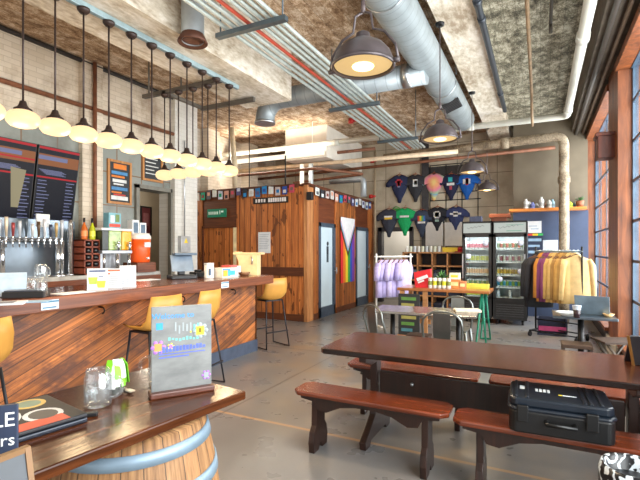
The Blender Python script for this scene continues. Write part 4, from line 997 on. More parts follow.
for k, (u, c, w, h, l) in enumerate(((455, (206,130,70), .17, .15, 'orange and brown packet on the display table'), (463, (190,120,80), .1, .12, 'small brown packet on the display table beside the orange one'), (459, (226,220,200), .16, .1, 'white packet with yellow dots lying on the orange packet'))):
    q = at(u, 290, 7.4); z = MZ if k < 2 else MZ+.15
    m = MB().box(-w/2, -.06, 0, w/2, .06, h).box(-w*.35, -.062, h*.3, w*.35, -.06, h*.7, 1)
    tag(m.build('snack_packet', [plain(c, .5), plain((236,210,150) if k < 2 else (220,190,50), .5)], None, (at(455, 290, 7.4).x if k == 2 else q.x, 7.4, z), 0, .004), l, 'packet')
q = at(470, 296, 7.3)
m = MB()
for k in range(4): m.box(-.2, -.1+.05*k, 0, .2, -.07+.05*k, .1)
tag(MB().box(-.22, -.12, 0, .22, .12, .02).box(-.22, -.12, .02, -.2, .12, .07).box(.2, -.12, .02, .22, .12, .07).box(-.2, -.12, .02, .2, -.1, .07).box(-.2, .1, .02, .2, .12, .07).build('yellow_tray', plain((196,192,70), .5), None, (at(474, 290, 7.5).x, 7.55, MZ), 0, .004), 'bright yellow-green tray on the right of the display table', 'tray')
q = at(441, 284, 7.6)
t = thing('potted_plant', 'small leafy plant in a dark pot on the display table', 'plant', (q.x, 7.62, MZ))
MB().lathe([(.001, 0), (.05, 0), (.07, .1), (.06, .1), (.001, .08)], 14).build('pot', plain((60,66,64), .5), t)
m = MB(); r = random.Random(5)
for k in range(26):
    a_ = r.uniform(0, 6.28); L_ = r.uniform(.12, .24); up = r.uniform(.3, 1.3); dx, dy = cos(a_)*L_*cos(up), sin(a_)*L_*cos(up); dz_ = L_*sin(up)
    sx, sy = -sin(a_)*.022, cos(a_)*.022
    m.add([(0, 0, .09), (dx*.5+sx, dy*.5+sy, .09+dz_*.6), (dx, dy, .09+dz_), (dx*.5-sx, dy*.5-sy, .09+dz_*.6), (dx*.5, dy*.5, .1+dz_*.62)], [(0, 1, 4), (1, 2, 4), (2, 3, 4), (3, 0, 4)], 0)
m.build('leaves', plain((58,112,50), .5, 0, .35, 20), t)

# ================================================================== COOLERS
FY = 9.42
CANC = {0: [[(206,120,130)], [(196,196,60), (206,206,120)], [(232,190,150)], [(190,180,120), (120,150,90)], [(206,220,40)]],
        1: [[(120,130,90), (180,90,60)], [(190,180,160), (150,60,70)], [(206,170,60), (190,150,40)], [(60,150,180), (140,180,80)], [(220,222,224)]]}
CNM = {0: ['pink', 'yellow', 'peach', 'olive', 'lime green'], 1: ['green-brown', 'cream', 'gold', 'blue-green', 'white']}
def cooler(k, u0, u1, lab):
    x0, x1 = at(u0, 300, FY).x, at(u1, 300, FY).x; W = x1-x0; H = 2.06
    t = thing('drinks_cooler', lab, 'cooler', (x0, FY, 0))
    MB().box(0, .04, .12, .03, .68, H).box(W-.03, .04, .12, W, .68, H).box(0, .66, .12, W, .7, H).box(0, .04, H-.03, W, .7, H).box(0, .02, .1, W, .7, .5).build('cabinet_body', BLACK, t)
    MB().box(.03, .645, .5, W-.03, .66, 1.8).box(.03, .06, .5, .04, .66, 1.8).box(W-.04, .06, .5, W-.03, .66, 1.8).build('liner', plain((226,230,230), .4), t)
    m = MB().box(0, -.01, 1.8, W, .66, 2.04, 1).box(.02, -.016, 1.825, W-.02, -.01, 2.02, 0)
    r = random.Random(k)
    for j in range(9): m.obox((W*(.2+.065*j), -.0175, 1.92+.006*j), (.02, 0, .012*(1 if j % 2 else -1)), (0, .001, 0), (.002, 0, .008), 2)
    if k: m.box(W*.4, -.018, 1.85, W*.85, -.016, 1.865, 3).box(W*.4, -.018, 1.97, W*.9, -.016, 1.98, 3)
    m.build('header_sign', [emit('header_glow', (214,222,216), .55), BLACK, plain((140,146,146), .6), plain((110,160,140), .6)], t)
    f = MB().box(0, -.005, .5, .055, .035, 1.8).box(W-.055, -.005, .5, W, .035, 1.8).box(0, -.005, 1.74, W, .035, 1.8).box(0, -.005, .46, W, .035, .53)
    dro = f.build('door', BLACK, t)
    MB().box(.05, .01, .52, W-.05, .016, 1.75).build('door_glass', GLASS, dro)
    MB().box(W-.05 if k else .0, -.04, .9, W-.03 if k else .02, -.005, 1.4).build('door_handle', STEEL, dro)
    g = MB()
    for j in range(6): g.box(.06, .012, .16+j*.045, W-.06, .02, .18+j*.045)
    g.build('vent_grille', plain((54,54,56), .4), t)
    for s in (.08, W-.08):
        MB().cyl((s-.02, .1, .05), (s+.02, .1, .05), .05, n=12).cyl((s-.02, .6, .05), (s+.02, .6, .05), .05, n=12).build('caster', BLACKM, t)
    zs = [1.5, 1.24, .98, .74, .53]
    for j, z in enumerate(zs):
        MB().box(.04, .06, z-.02, W-.04, .62, z).build('shelf', WHITE, t)
    for (sx, sz) in ([(W*.8, 1.62), (W*.2, 1.35)] if k == 0 else [(W*.82, 1.62), (W*.82, 1.06), (W*.2, .9)]):
        MB().lathe([(.001, 0), (.055, 0), (.055, .003), (.001, .003)], 16).xf(Matrix.Translation((sx, .006, sz)) @ Matrix.Rotation(pi/2, 4, 'X')).build('door_sticker', plain((206,212,232), .5), dro)
    l = bpy.data.lights.new('cooler_light', 'AREA'); l.energy = 5; l.shape = 'RECTANGLE'; l.size = W*.7; l.size_y = .1; l.color = (.92, .97, 1)
    lo = bpy.data.objects.new('cooler_light', l); COL.objects.link(lo); lo.location = (x0+W/2, FY+.1, 1.73); lo.rotation_euler = (rad(25), 0, 0)
    proto = {}
    for j, z in enumerate(zs):
        n = 9; cs = CANC[k][j]
        if k == 1 and j == 4: n = 3
        for i in range(n):
            c = cs[i % len(cs)]; hgt = .168 if j else .2
            x = x0+.09+(W-.18)*i/(n-1)
            key = c
            if key not in proto:
                o = MB().lathe([(.001, 0), (.022, 0), (.0265, .01), (.0265, .13), (.02, .145), (.001, .145)], 12).lathe([(.0268, .03), (.0268, .115)], 12, m=1).build('drink_can', [plain((206,208,206), .3, .3), plain(c, .5)], None, (x, FY+.12, z)); proto[key] = o
            else:
                o = proto[key].copy(); COL.objects.link(o); o.location = (x, FY+.12, z)
            tag(o, f'{CNM[k][j]} can on the {["top","second","third","fourth","lowest"][j]} shelf of the {["left","right"][k]} cooler, {ORD[i]} from left', 'can', f'cans in the {["left","right"][k]} cooler')
cooler(0, 462.5, 491.5, 'left black drinks cooler with glass door and lit header')
cooler(1, 493, 527, 'right black drinks cooler with glass door and lit header')
tag(MB().box(-.12, -.1, 0, .12, .1, .12).build('small_carton', plain((70,76,100), .5), None, (at(476, 219, FY+.3).x, FY+.3, 2.06), 0, .004), 'small dark carton on top of the left cooler', 'carton')
# posters on the blue partition
def flat(name, u0, v0, u1, v1, Y, mats, extra, lab, cat='poster'):
    a_, b_ = at(u0, v1, Y), at(u1, v0, Y); m = MB().box(a_.x, Y-.014, a_.z, b_.x, Y, b_.z)
    for (p, q_, r_, s_, mi) in extra: m.box(a_.x+(b_.x-a_.x)*p, Y-.017, a_.z+(b_.z-a_.z)*r_, a_.x+(b_.x-a_.x)*q_, Y-.014, a_.z+(b_.z-a_.z)*s_, mi)
    return tag(m.build(name, mats), lab, cat)
flat('wall_poster', 526.5, 221, 541.5, 233, 10.895, [PAPER, plain((150,170,190), .6)], [(.15, .7, .55, .62, 1), (.3, .8, .3, .38, 1)], 'white poster at the top of the blue partition beside the cooler')
flat('wall_sign', 527, 233.5, 543, 256, 10.895, [plain((40,52,76), .5), plain((206,60,50), .5), plain((230,190,40), .5), plain((60,170,90), .5), plain((150,180,206), .5)],
     [(0, .35, .91, 1, 1), (.35, .68, .91, 1, 2), (.68, 1, .91, 1, 3), (.08, .9, .66, .78, 4), (.08, .8, .4, .5, 4), (.08, .9, .12, .24, 4)], 'dark sign with a rainbow top strip on the blue partition', 'sign')
flat('wall_poster', 543, 240, 558, 254, 10.895, [plain((196,206,214), .6), plain((120,150,140), .6)], [(.1, .9, .2, .3, 1)], 'pale grey notice on the blue partition behind the hoodies')
# shelf on the partition with bottles
x0 = pl-.06
tag(MB().box(x0, 10.62, sz-.06, XR-.05, 11.06, sz).build('wall_shelf', wood('orange_shelf', (170,92,36), (222,142,64), (1, 0, 0), 12, .4), None, (0, 0, 0), 0, .006), 'orange wooden shelf running along the top of the blue partition', 'shelf')
a_ = at(511, 212, 10.8); b_ = at(520, 209, 10.8)
tag(MB().box(x0-.42, 10.55, sz-.18, x0+.02, 10.95, sz-.1).box(x0-.38, 10.6, 0, x0-.06, 10.95, sz-.18).build('side_cabinet', wood('red_brown_top', (84,40,24), (130,70,44), (1, 0, 0), 12, .4), None, (0, 0, 0), 0, .004), 'low red-brown cabinet end left of the blue partition', 'cabinet')
BCOL = [(226,226,222),(226,226,222),(120,130,190),(210,210,206),(226,228,226),(206,150,130),(190,190,180),(120,150,160)]
for k, (u, h) in enumerate(((526, .22), (529, .17), (532.5, .14), (536.5, .12), (541.5, .25), (547.5, .16), (549, .18), (552.5, .2), (570, .12), (574, .1))):
    c = BCOL[k] if k < 8 else [(170,190,40), (90,120,120)][k-8]
    p = at(u, 205, 10.75)
    o = MB().lathe([(.001, 0), (.05, 0), (.052, .01), (.052, h*.7), (.025, h*.85), (.022, h), (.001, h)], 12).lathe([(.0525, h*.2), (.0525, h*.5)], 12, m=1).build('shelf_bottle', [plain(c, .4), plain(tuple(int(x*.75) for x in c), .5)], None, (p.x, 10.75+(k % 2)*.12, sz))
    tag(o, f'small bottle or tub on the orange shelf, {ORD[k]} from the left', 'bottle', 'bottles on the orange shelf')
p = at(580, 205, 10.75)
t = thing('potted_plant', 'small plant in a brown pot at the right of the orange shelf', 'plant', (p.x, 10.78, sz))
MB().lathe([(.001, 0), (.06, 0), (.08, .13), (.07, .13), (.001, .11)], 12).build('pot', plain((140,84,56), .6), t)
m = MB(); r = random.Random(8)
for k in range(22):
    a_ = r.uniform(0, 6.28); L_ = r.uniform(.08, .18); up = r.uniform(.3, 1.4); dx, dy = cos(a_)*L_*cos(up), sin(a_)*L_*cos(up); dz_ = L_*sin(up); sx, sy = -sin(a_)*.02, cos(a_)*.02
    m.add([(0, 0, .12), (dx*.5+sx, dy*.5+sy, .12+dz_*.6), (dx, dy, .12+dz_), (dx*.5-sx, dy*.5-sy, .12+dz_*.6)], [(0, 1, 2), (0, 2, 3)])
m.build('leaves', plain((60,96,52), .5, 0, .3, 20), t)

# ================================================================== HOODIE RACK
a = Vector((at(538, 254, 8.55).x, 8.55)); b = Vector((.56, 8.24)); d = b-a; L = d.length; rzk = math.atan2(d.y, d.x); zr = 1.46
t = thing('clothes_rack', 'blue-grey metal rack holding the mustard and black hoodies', 'rack', (a.x, a.y, 0), rzk)
RM = plain((150,170,186), .3, .6)
MB().cyl((-.05, 0, zr), (L+.06, 0, zr), .018, n=10).build('rail', RM, t)
for s in (-.04, L+.05): MB().cyl((s, 0, .08), (s, 0, zr+.08), .016, n=8).cyl((s, -.2, .1), (s, .2, .1), .016, n=8).build('upright', BLACKM, t)
MB().cyl((-.04, 0, .28), (L+.05, 0, .28), .012, n=8).cyl((-.04, -.18, .1), (L+.05, -.18, .1), .012, n=8).cyl((-.04, .18, .1), (L+.05, .18, .1), .012, n=8).build('base_rail', BLACKM, t)
w = MB()
for s in (-.04, L+.05):
    for y in (-.19, .19): w.cyl((s-.015, y, .045), (s+.015, y, .045), .045, n=10)
w.build('caster', BLACKM, t)
HC = [((30,32,38), 'black'), ((36,36,42), 'charcoal'), ((190,128,50), 'mustard'), ((112,52,92), 'plum'), ((124,58,100), 'plum'), ((196,158,90), 'tan'), ((206,170,104), 'tan'), ((160,120,64), 'brown'), ((196,152,82), 'tan'), ((172,132,72), 'tan'), ((232,198,132), 'cream'), ((240,208,146), 'cream')]
for k, (c, nm) in enumerate(HC):
    p = a+d*((k+.35)/len(HC))
    garment('hoodie', f'{nm} hooded top on the metal rack, {ORD[k]} from the left', plain(c, .85, 0, .12, 10), (p.x, p.y, zr-.045), rzk+rad(90)-rad(12 if k % 2 else 4)-(rad(15*(k-9)) if k > 9 else 0)-(rad(42-12*k) if k < 2 else 0), .8 if nm != 'black' else .92, 'hooded tops on the rack', sleeves=.62, cat='hoodie', hood=True)
q = (at(566, 330, 8.0).x, 7.95)
# ================================================================== METAL TABLES AND CHAIRS
TOL = steel('gunmetal', (120,124,122), .32)
ZINC = steel('zinc_top', (176,170,164), .25)
def tolix(lab, loc, rz, src=None):
    if src: return dup(src, loc, rz, lab, 'grey metal chairs')
    t = thing('metal_chair', lab, 'chair', loc, rz, 'grey metal chairs')         # faces +y
    MB().box(-.19, -.18, .435, .19, .18, .45).build('seat', TOL, t, bevel=.012)
    for sx in (-1, 1):
        MB().tube([(sx*.17, .16, .44), (sx*.215, .21, 0)], [.022, .014], 8).build('leg', TOL, t)
        MB().tube([(sx*.17, -.16, .44), (sx*.215, -.24, 0)], [.022, .014], 8).build('leg', TOL, t)
    MB().tube([(-.19, -.14, .44), (-.2, -.19, .62)]+[(-.2*cos(a_), -.22, .7+.15*sin(a_)**.8) for a_ in [k*pi/10 for k in range(11)]]+[(.2, -.19, .62), (.19, -.14, .44)], .013, 8).build('back_frame', TOL, t)
    m = MB(); n = 7
    pts = [(-.075, .45, -.185), (.075, .45, -.185), (.09, .64, -.215), (.085, .83, -.232), (-.085, .83, -.232), (-.09, .64, -.215)]
    vs = [(x, y, z) for x, z, y in pts]+[(x, y-.008, z) for x, z, y in pts]
    m.add(vs, [(0, 1, 2, 5), (5, 2, 3, 4), (7, 6, 11, 8), (8, 11, 10, 9), (1, 0, 6, 7), (2, 1, 7, 8), (3, 2, 8, 9), (4, 3, 9, 10), (5, 4, 10, 11), (0, 5, 11, 6)]).build('back_splat', TOL, t)
    m = MB()
    for sx in (-1, 1): m.tube([(sx*.19, .18, .25), (sx*.19, -.2, .25)], .008, 6)
    m.build('stretcher', TOL, t)
    return t
p0 = px(372, 309, Z=.75); 
T = thing('metal_table', 'long grey metal table with a pinkish sheen in front of the merchandise', 'table', (-1.27, 5.42, 0), rad(3))
MB().box(-.62, -.3, .72, .62, .3, .75).build('tabletop', ZINC, T, bevel=.006)
for sx in (-1, 1): MB().cyl((sx*.4, 0, .02), (sx*.4, 0, .72), .03, n=10).box(sx*.4-.04, -.25, 0, sx*.4+.04, .25, .025).build('pedestal', BLACKM, T)
c0 = tolix('grey metal chair at the left near corner of the metal table', (-1.6, 5.0, 0), rad(-38))
tolix('grey metal chair at the near right side of the metal table', (-.93, 4.88, 0), rad(4), c0)
tolix('grey metal chair on the far side of the metal table with arched back', (-1.02, 6.02, 0), rad(178), c0)
q = px(419, 330, Y=5.5)
t = thing('wooden_crate', 'dark brown wooden crate under the middle of the metal table', 'crate', (q.x, 5.5, 0))
MB().box(-.13, -.1, .0, .13, -.08, .42).box(-.13, .08, 0, .13, .1, .42).box(-.13, -.08, 0, -.11, .08, .42).box(.11, -.08, 0, .13, .08, .42).box(-.14, -.11, .4, .14, .11, .43).build('crate_body', plain((70,46,34), .6), t)
tag(MB().box(-.15, -.1, 0, .15, .1, .03).build('cloth_pile', plain((206,196,176), .8, 0, .2, 20), None, (-.78, 5.5, .75), .3, .01), 'crumpled beige cloth at the right end of the metal table', 'cloth')
# right-hand small table
T = thing('metal_table', 'small grey metal table with laptop beside the window', 'table', (.44, 5.88, 0))
MB().box(-.31, -.26, .72, .31, .26, .75).build('tabletop', steel('blue_zinc', (120,134,146), .3), T, bevel=.006)
MB().cyl((-.02, .0, .02), (-.02, .0, .72), .032, n=12).box(-.2, -.2, 0, .2, .2, .02).build('pedestal', BLACKM, T)
t = thing('laptop', 'open grey laptop seen from behind on the small table', 'laptop', (.53, 5.86, .75), rad(-12))
MB().box(-.17, .0, 0, .17, .22, .016).build('keyboard_base', plain((96,108,116), .35, .4), t, bevel=.004)
MB().obox((0, -.03, .115), (.17, 0, 0), (0, .004, .001), (0, -.03, .105)).build('screen_lid', plain((108,124,136), .35, .4), t, bevel=.003)
q = px(577, 318, Z=.75)
t = thing('drink_cup', 'clear cup of dark drink on the small table', 'cup', (q.x, q.y+.02, .75))
MB().lathe([(.001, 0), (.03, 0), (.038, .09), (.001, .09)], 14).build('drink', plain((46,30,36), .2), t)
MB().lathe([(.0385, .09), (.043, .13), (.045, .135), (.001, .136)], 14).build('cup_rim', plain((196,206,220), .2), t)
q = px(564, 316, Z=.75)
t = thing('bowl', 'wide pale shallow bowl on the left of the small table', 'bowl', (q.x+.03, q.y+.04, .75))
MB().lathe([(.001, 0), (.05, 0), (.12, .04), (.115, .045), (.05, .01), (.001, .01)], 18).build('bowl_body', plain((206,212,214), .4), t)
t = thing('bowl', 'small tan bowl at the right end of the small table', 'bowl', (.68, 5.78, .75))
MB().lathe([(.001, 0), (.03, 0), (.06, .035), (.056, .035), (.03, .008), (.001, .008)], 14).build('bowl_body', plain((196,160,110), .5), t)
t = thing('wooden_stool', 'dark wooden block stool tucked under the window table', 'stool', (.36, 5.62, 0))
MB().box(-.15, -.13, .42, .15, .13, .46).build('seat', plain((70,52,40), .5), t, bevel=.006)
for sx in (-1, 1): MB().box(sx*.13-.015, -.12, 0, sx*.13+.015, .12, .42).build('side_panel', plain((56,44,36), .55), t)
m = MB()
t = thing('folding_stool', 'crossed-leg wooden folding stool between the window table and pier', 'stool', (.74, 5.62, 0), rad(20))
for s in (-1, 1):
    MB().tube([(-.17, s*.14, 0), (.17, s*.12, .52)], .015, 8).build('leg', plain((84,74,64), .5), t); MB().tube([(.17, s*.14, 0), (-.17, s*.12, .52)], .015, 8).build('leg', plain((84,74,64), .5), t)
MB().box(-.2, -.16, .51, .2, .16, .53).build('seat', plain((64,48,38), .6), t)
t = thing('display_stand', 'low black stand with a pink strip under the hoodies', 'stand', (.12, 8.75, 0))
MB().box(-.16, -.16, 0, .3, .1, .02).box(-.16, .08, 0, .3, .1, .3).box(-.16, -.16, 0, -.14, .1, .3).box(.28, -.16, 0, .3, .1, .3).build('stand_body', plain((38,44,66), .5), t)
MB().box(-.14, -.17, .08, .28, -.155, .16).build('strip', plain((176,60,110), .5), t)

# ================================================================== PICNIC TABLE AND BENCHES
WAL = wood('walnut_planks', (44,21,12), (108,58,34), (1, 0, 0), 18, .22, ((0, 1, 0), .19, .02), .3, .25, .12, .25)
RED = wood('red_bench_wood', (72,28,13), (140,64,32), (1, 0, 0), 16, .24, None, coat=.25, bump=.08)
DKL = wood('dark_leg_wood', (22,12,9), (54,28,18), (0, 0, 1), 14, .42, None, coat=0, bump=.06)
TX0, TX1, TY0, TY1, TH = -1.5, .84, 2.98, 3.74, .75
t = thing('long_table', 'long dark wooden dining table with trestle legs in the foreground', 'table', ((TX0+TX1)/2, (TY0+TY1)/2, 0))
hw, hd = (TX1-TX0)/2, (TY1-TY0)/2
def cham(hw, hd, c): return [(-hw+c, -hd), (hw-c, -hd), (hw, -hd+c), (hw, hd-c), (hw-c, hd), (-hw+c, hd), (-hw, hd-c), (-hw, -hd+c)]
MB().prism(cham(hw, hd, .035), TH-.042, TH, 'XY').build('tabletop', WAL, t, bevel=.008)
foot = [(-.29, 0), (-.2, 0), (-.17, .035), (.17, .035), (.2, 0), (.29, 0), (.3, .06), (.2, .12), (.08, .2), (.05, .3), (.05, .3), (-.05, .3), (-.08, .2), (-.2, .12), (-.3, .06)]
for s in (-1, 1):
    x = s*(hw-.32)
    MB().box(x-.028, -.055, .25, x+.028, .055, TH-.1).build('leg_post', DKL, t, bevel=.006)
    MB().prism(foot, x-.026, x+.026, 'YZ').build('foot', DKL, t, bevel=.006)
    MB().prism([(-.3, TH-.042), (-.3, TH-.09), (-.16, TH-.14), (.16, TH-.14), (.3, TH-.09), (.3, TH-.042)], x-.027, x+.027, 'YZ').build('cross_bearer', DKL, t, bevel=.005)
sb = MB().box(-hw+.36, -.02, .33, hw-.36, .02, .53).build('stretcher', DKL, t, bevel=.004)
MB().ball((-hw+.62, -.024, .46), .014, n=8).ball((hw-.62, -.024, .46), .014, n=8).build('bolt', STEEL, sb)
# benches
def bench(lab, x0, x1, y0, y1):
    hw, hd = (x1-x0)/2, (y1-y0)/2; Z = .45
    t = thing('wooden_bench', lab, 'bench', ((x0+x1)/2, (y0+y1)/2, 0), 0, 'benches around the long table')
    MB().prism(cham(hw, hd, .05), Z-.035, Z, 'XY').build('seat', RED, t, bevel=.01)
    prof = [(-hd*.85, 0), (-hd*.25, 0), (0, .05), (hd*.25, 0), (hd*.85, 0), (hd*.92, .08), (hd*.8, .15), (hd*.55, .19), (hd*.5, Z-.035), (-hd*.5, Z-.035), (-hd*.55, .19), (-hd*.8, .15), (-hd*.92, .08)]
    for s in (-1, 1):
        x = s*(hw-.16)
        MB().prism(prof, x-.022, x+.022, 'YZ').build('leg', DKL, t, bevel=.004)
    for s in (-1, 1):
        ap = [(-hw+.06, Z-.035), (-hw+.06, Z-.06), (-hw+.17, Z-.075), (-hw+.2, Z-.13), (-hw+.27, Z-.14), (-hw+.38, Z-.09), (-hw+.5, Z-.07), (hw-.5, Z-.07), (hw-.38, Z-.09), (hw-.27, Z-.14), (hw-.2, Z-.13), (hw-.17, Z-.075), (hw-.06, Z-.06), (hw-.06, Z-.035)]
        MB().prism(ap, s*hd*.62-.011, s*hd*.62+.011, 'XZ').build('apron', DKL, t)
    return t
bench('red-brown wooden bench in front of the table, left one with nothing on it', -1.66, -.52, 2.84, 3.1)
bench('red-brown wooden bench in front of the table, carrying the black case', -.49, .78, 2.79, 3.05)
bench('wooden bench behind the long table, left one of the far side', -1.6, -.45, 3.72, 4.0)
bench('wooden bench behind the long table, right one by the window', -.37, .8, 3.72, 4.0)
# black case
t = thing('equipment_case', 'black hard plastic equipment case lying on the right bench', 'case', (.095, 2.95, .45), rad(2))
CS = plain((10,11,13), .4); CSH = plain((20,28,38), .3)
hw, hd = .262, .185
MB().prism(cham(hw, hd, .03), .0, .13, 'XY').build('case_body', CS, t, bevel=.012)
m = MB().prism(cham(hw+.008, hd+.008, .035), .127, .15, 'XY').prism(cham(hw-.004, hd-.004, .03), .15, .2, 'XY')
m.build('case_lid', CSH, t, bevel=.014)
for x in (-.19, .15):
    MB().box(x-.03, -hd-.022, .07, x+.03, -hd-.003, .165).build('latch', CS, t, bevel=.006)
for x in (-.225, -.165, .12, .15, .2): MB().box(x-.008, -hd+.02, .199, x+.008, hd-.02, .207).build('lid_rib', CSH, t, bevel=.003)
MB().tube([(-.07, -hd, .085), (-.07, -hd-.035, .08), (.07, -hd-.035, .08), (.07, -hd, .085)], .012, 8).build('handle', CS, t)
m = MB()
for k in range(4): m.box(-.12+.021*k, -.02, .2, -.106+.021*k, .035, .2012)
m.box(-.205, .0, .2, -.178, .07, .2012).box(.02, -.05, .2, .09, -.035, .2012)
m.build('sticker', plain((196,206,212), .5), t)
MB().box(-.0, -.05, .2, .02, -.035, .2014).build('sticker', plain((206,190,60), .5), t)
# menu stand at the table's right end
q = px(633, 364, Z=.75)
t = thing('menu_stand', 'small dark menu stand with brass edges at the table end', 'sign', (q.x+.06, q.y+.02, .75), rad(20))
MB().obox((0, 0, .09), (.08, 0, 0), (0, .012, 0), (0, .03, .088)).build('board', plain((40,38,44), .4), t, bevel=.003)
MB().obox((-.079, -.002, .09), (.003, 0, 0), (0, .014, 0), (0, .03, .09)).obox((.079, -.002, .09), (.003, 0, 0), (0, .014, 0), (0, .03, .09)).build('edge', plain((150,110,56), .35, .4), t)
MB().obox((0, .06, .08), (.07, 0, 0), (0, .006, 0), (0, -.03, .08)).build('rear_leg', plain((40,38,44), .4), t)
# patterned bag at the lower right corner
def marble():
    tt = NT('patterned_plastic'); w = tt.n.new('ShaderNodeTexWave'); tt.link(tt.co, w.inputs['Vector']); w.inputs['Scale'].default_value = 6; w.inputs['Distortion'].default_value = 14; w.inputs['Detail Scale'].default_value = 2.2
    return tt.fin(tt.ramp(w.outputs[0], [(.62, lin((14,14,18))), (.74, lin((196,206,214)))]), .3)
q = EYE + (FW + RT*((634-320)/FPX) + Vector((0, 0, (HOR-474)/FPX)))*1.9
t = thing('waste_bin', 'bin lined with a black and white patterned bag at the lower right corner', 'bin', (q.x, q.y, 0))
MB().lathe([(.001, 0), (.1, 0), (.12, .5), (.001, .5)], 20).build('bin_body', plain((40,42,46), .4), t)
MB().lathe([(.124, .36), (.13, .46), (.132, .53), (.122, .565), (.105, .56), (.1, .5), (.02, .45), (.001, .45)], 28).build('liner_bag', marble(), t)

# ================================================================== BARREL TABLE
def staves():
    t = NT('barrel_oak'); sp = t.n.new('ShaderNodeSeparateXYZ'); t.link(t.co, sp.inputs[0])
    a_ = t.math('ARCTAN2', sp.outputs[1], sp.outputs[0]); c = t.math('DIVIDE', a_, 2*pi/26); fr_ = t.math('FRACT', c); k = t.white(t.math('FLOOR', c))
    cb = t.n.new('ShaderNodeCombineXYZ'); t.link(t.math('MULTIPLY', a_, 6), cb.inputs[0]); t.link(t.math('MULTIPLY', sp.outputs[2], 1.4), cb.inputs[1]); t.link(k['Value'], cb.inputs[2])
    n = t.noise(cb.outputs[0], 3.5, 6, .65)
    col = t.ramp(n, [(.3, lin((100,66,38))), (.5, lin((148,106,66))), (.7, lin((178,136,90)))])
    kk = t.math('MULTIPLY_ADD', k['Value'], .3); t.n[-1].inputs[2].default_value = .8
    m = t.n.new('ShaderNodeCombineColor'); [t.link(kk, m.inputs[i]) for i in range(3)]
    col = t.mix(1, col, m.outputs[0], 'MULTIPLY'); col = t.mix(t.math('LESS_THAN', fr_, .05), col, lin((60,40,26)))
    t.bump(n, .2); return t.fin(col, .6)
def lowspec(m, v=.22): m.node_tree.nodes['Principled BSDF'].inputs['Specular IOR Level'].default_value = v; return m
BTZ = .95; ROT = rad(-7)
bx, by = -1.37, 1.06
BT = thing('barrel_table', 'standing table made of an oak barrel with a dark wooden top', 'table', (bx, by, 0), ROT)
def br(z): return .245+.065*(1-((z-.45)/.45)**2)
bo = MB().lathe([(.001, .0)]+[(br(z), z) for z in [.9*k/14 for k in range(15)]]+[(.001, .9)], 52).build('barrel', staves(), BT, (.06, .06, 0))
HP = steel('hoop_steel', (126,146,162), .45, None, .3)
for z0_, z1_ in ((.02, .06), (.15, .19), (.70, .74), (.83, .87)):
    MB().lathe([(br(z0_)+.001, z0_), (br(z0_)+.006, z0_), (br(z1_)+.006, z1_), (br(z1_)+.001, z1_)], 52).build('hoop', HP, bo)
hw = .305
tp_ = MB().box(-hw, -.75, .916, hw, .38, BTZ).build('tabletop', lowspec(wood('dark_table_top', (46,22,11), (106,58,30), (0, 1, 0), 14, .17, ((1, 0, 0), .2, .012), .5, 0, .1, .2)), BT, bevel=.006)
MB().box(-.2, -.5, .9, .2, .3, .916).build('table_bearer', DKL, BT)
# chalkboard sign
A = Vector(px(149, 398.5, Z=BTZ)); B = Vector(px(213, 388.5, Z=BTZ)); d = B-A; W = d.length
t = thing('chalkboard_sign', 'grey tabletop chalkboard with blue chalk writing and flowers on a wooden base', 'sign', (A+B)/2, math.atan2(d.y, d.x))
MB().box(-W/2, -.03, 0, W/2, .03, .022).build('base', wood('sign_base', (70,34,24), (112,62,44), (1, 0, 0), 14, .3), t, bevel=.005)
hh = .335
def slate():
    tt = NT('dusty_slate'); n = tt.noise(tt.scale((1, 1, 2.5)), 7, 6, .6)
    return tt.fin(tt.ramp(n, [(.3, lin((92,93,93))), (.7, lin((128,130,128)))]), .4)
sl = MB().box(-W/2+.008, -.006, .02, W/2-.008, .006, hh).build('slate', slate(), t)
def X4(x, z, s=1): return Matrix.Translation((x, -.0066, z)) @ Matrix.Rotation(pi/2, 4, 'X')
BLUEC = plain((60,150,226), .8); LAVC = plain((86,104,200), .8); YEL = plain((236,220,60), .8); PUR = plain((160,110,190), .8); PALE = plain((146,154,156), .8); GRNC = plain((110,176,170), .8); DKY = plain((120,100,30), .8); ORG = plain((214,140,80), .8)
m = MB(); r = random.Random(2)
m.text('Welcome to', .03, X4(-W*.14, hh-.045), 0)
m.box(-W*.4, -.0072, hh-.085, -W*.3, -.006, hh-.06, 0)
for k in range(7): m.box(-W*.12+.014*k, -.0072, hh-.1+r.uniform(-.006, .006), -W*.12+.014*k+.006, -.006, hh-.07+r.uniform(-.006, .01), 4 if k < 5 else 5)
for k in range(9): m.box(-W*.22+.013*k, -.0072, hh-.13+r.uniform(-.004, .004), -W*.22+.013*k+.009, -.006, hh-.12+r.uniform(-.004, .004), 5)
for k in range(14): m.box(-W*.36+.0125*k, -.0072, hh-.172+.0005*k, -W*.36+.0125*k+.009, -.006, hh-.155+r.uniform(-.002, .006), 1)
m.box(-W*.36, -.0072, hh-.192, W*.1, -.006, hh-.188, 1).box(-W*.36, -.0072, hh-.18, W*.36, -.006, hh-.177, 1)
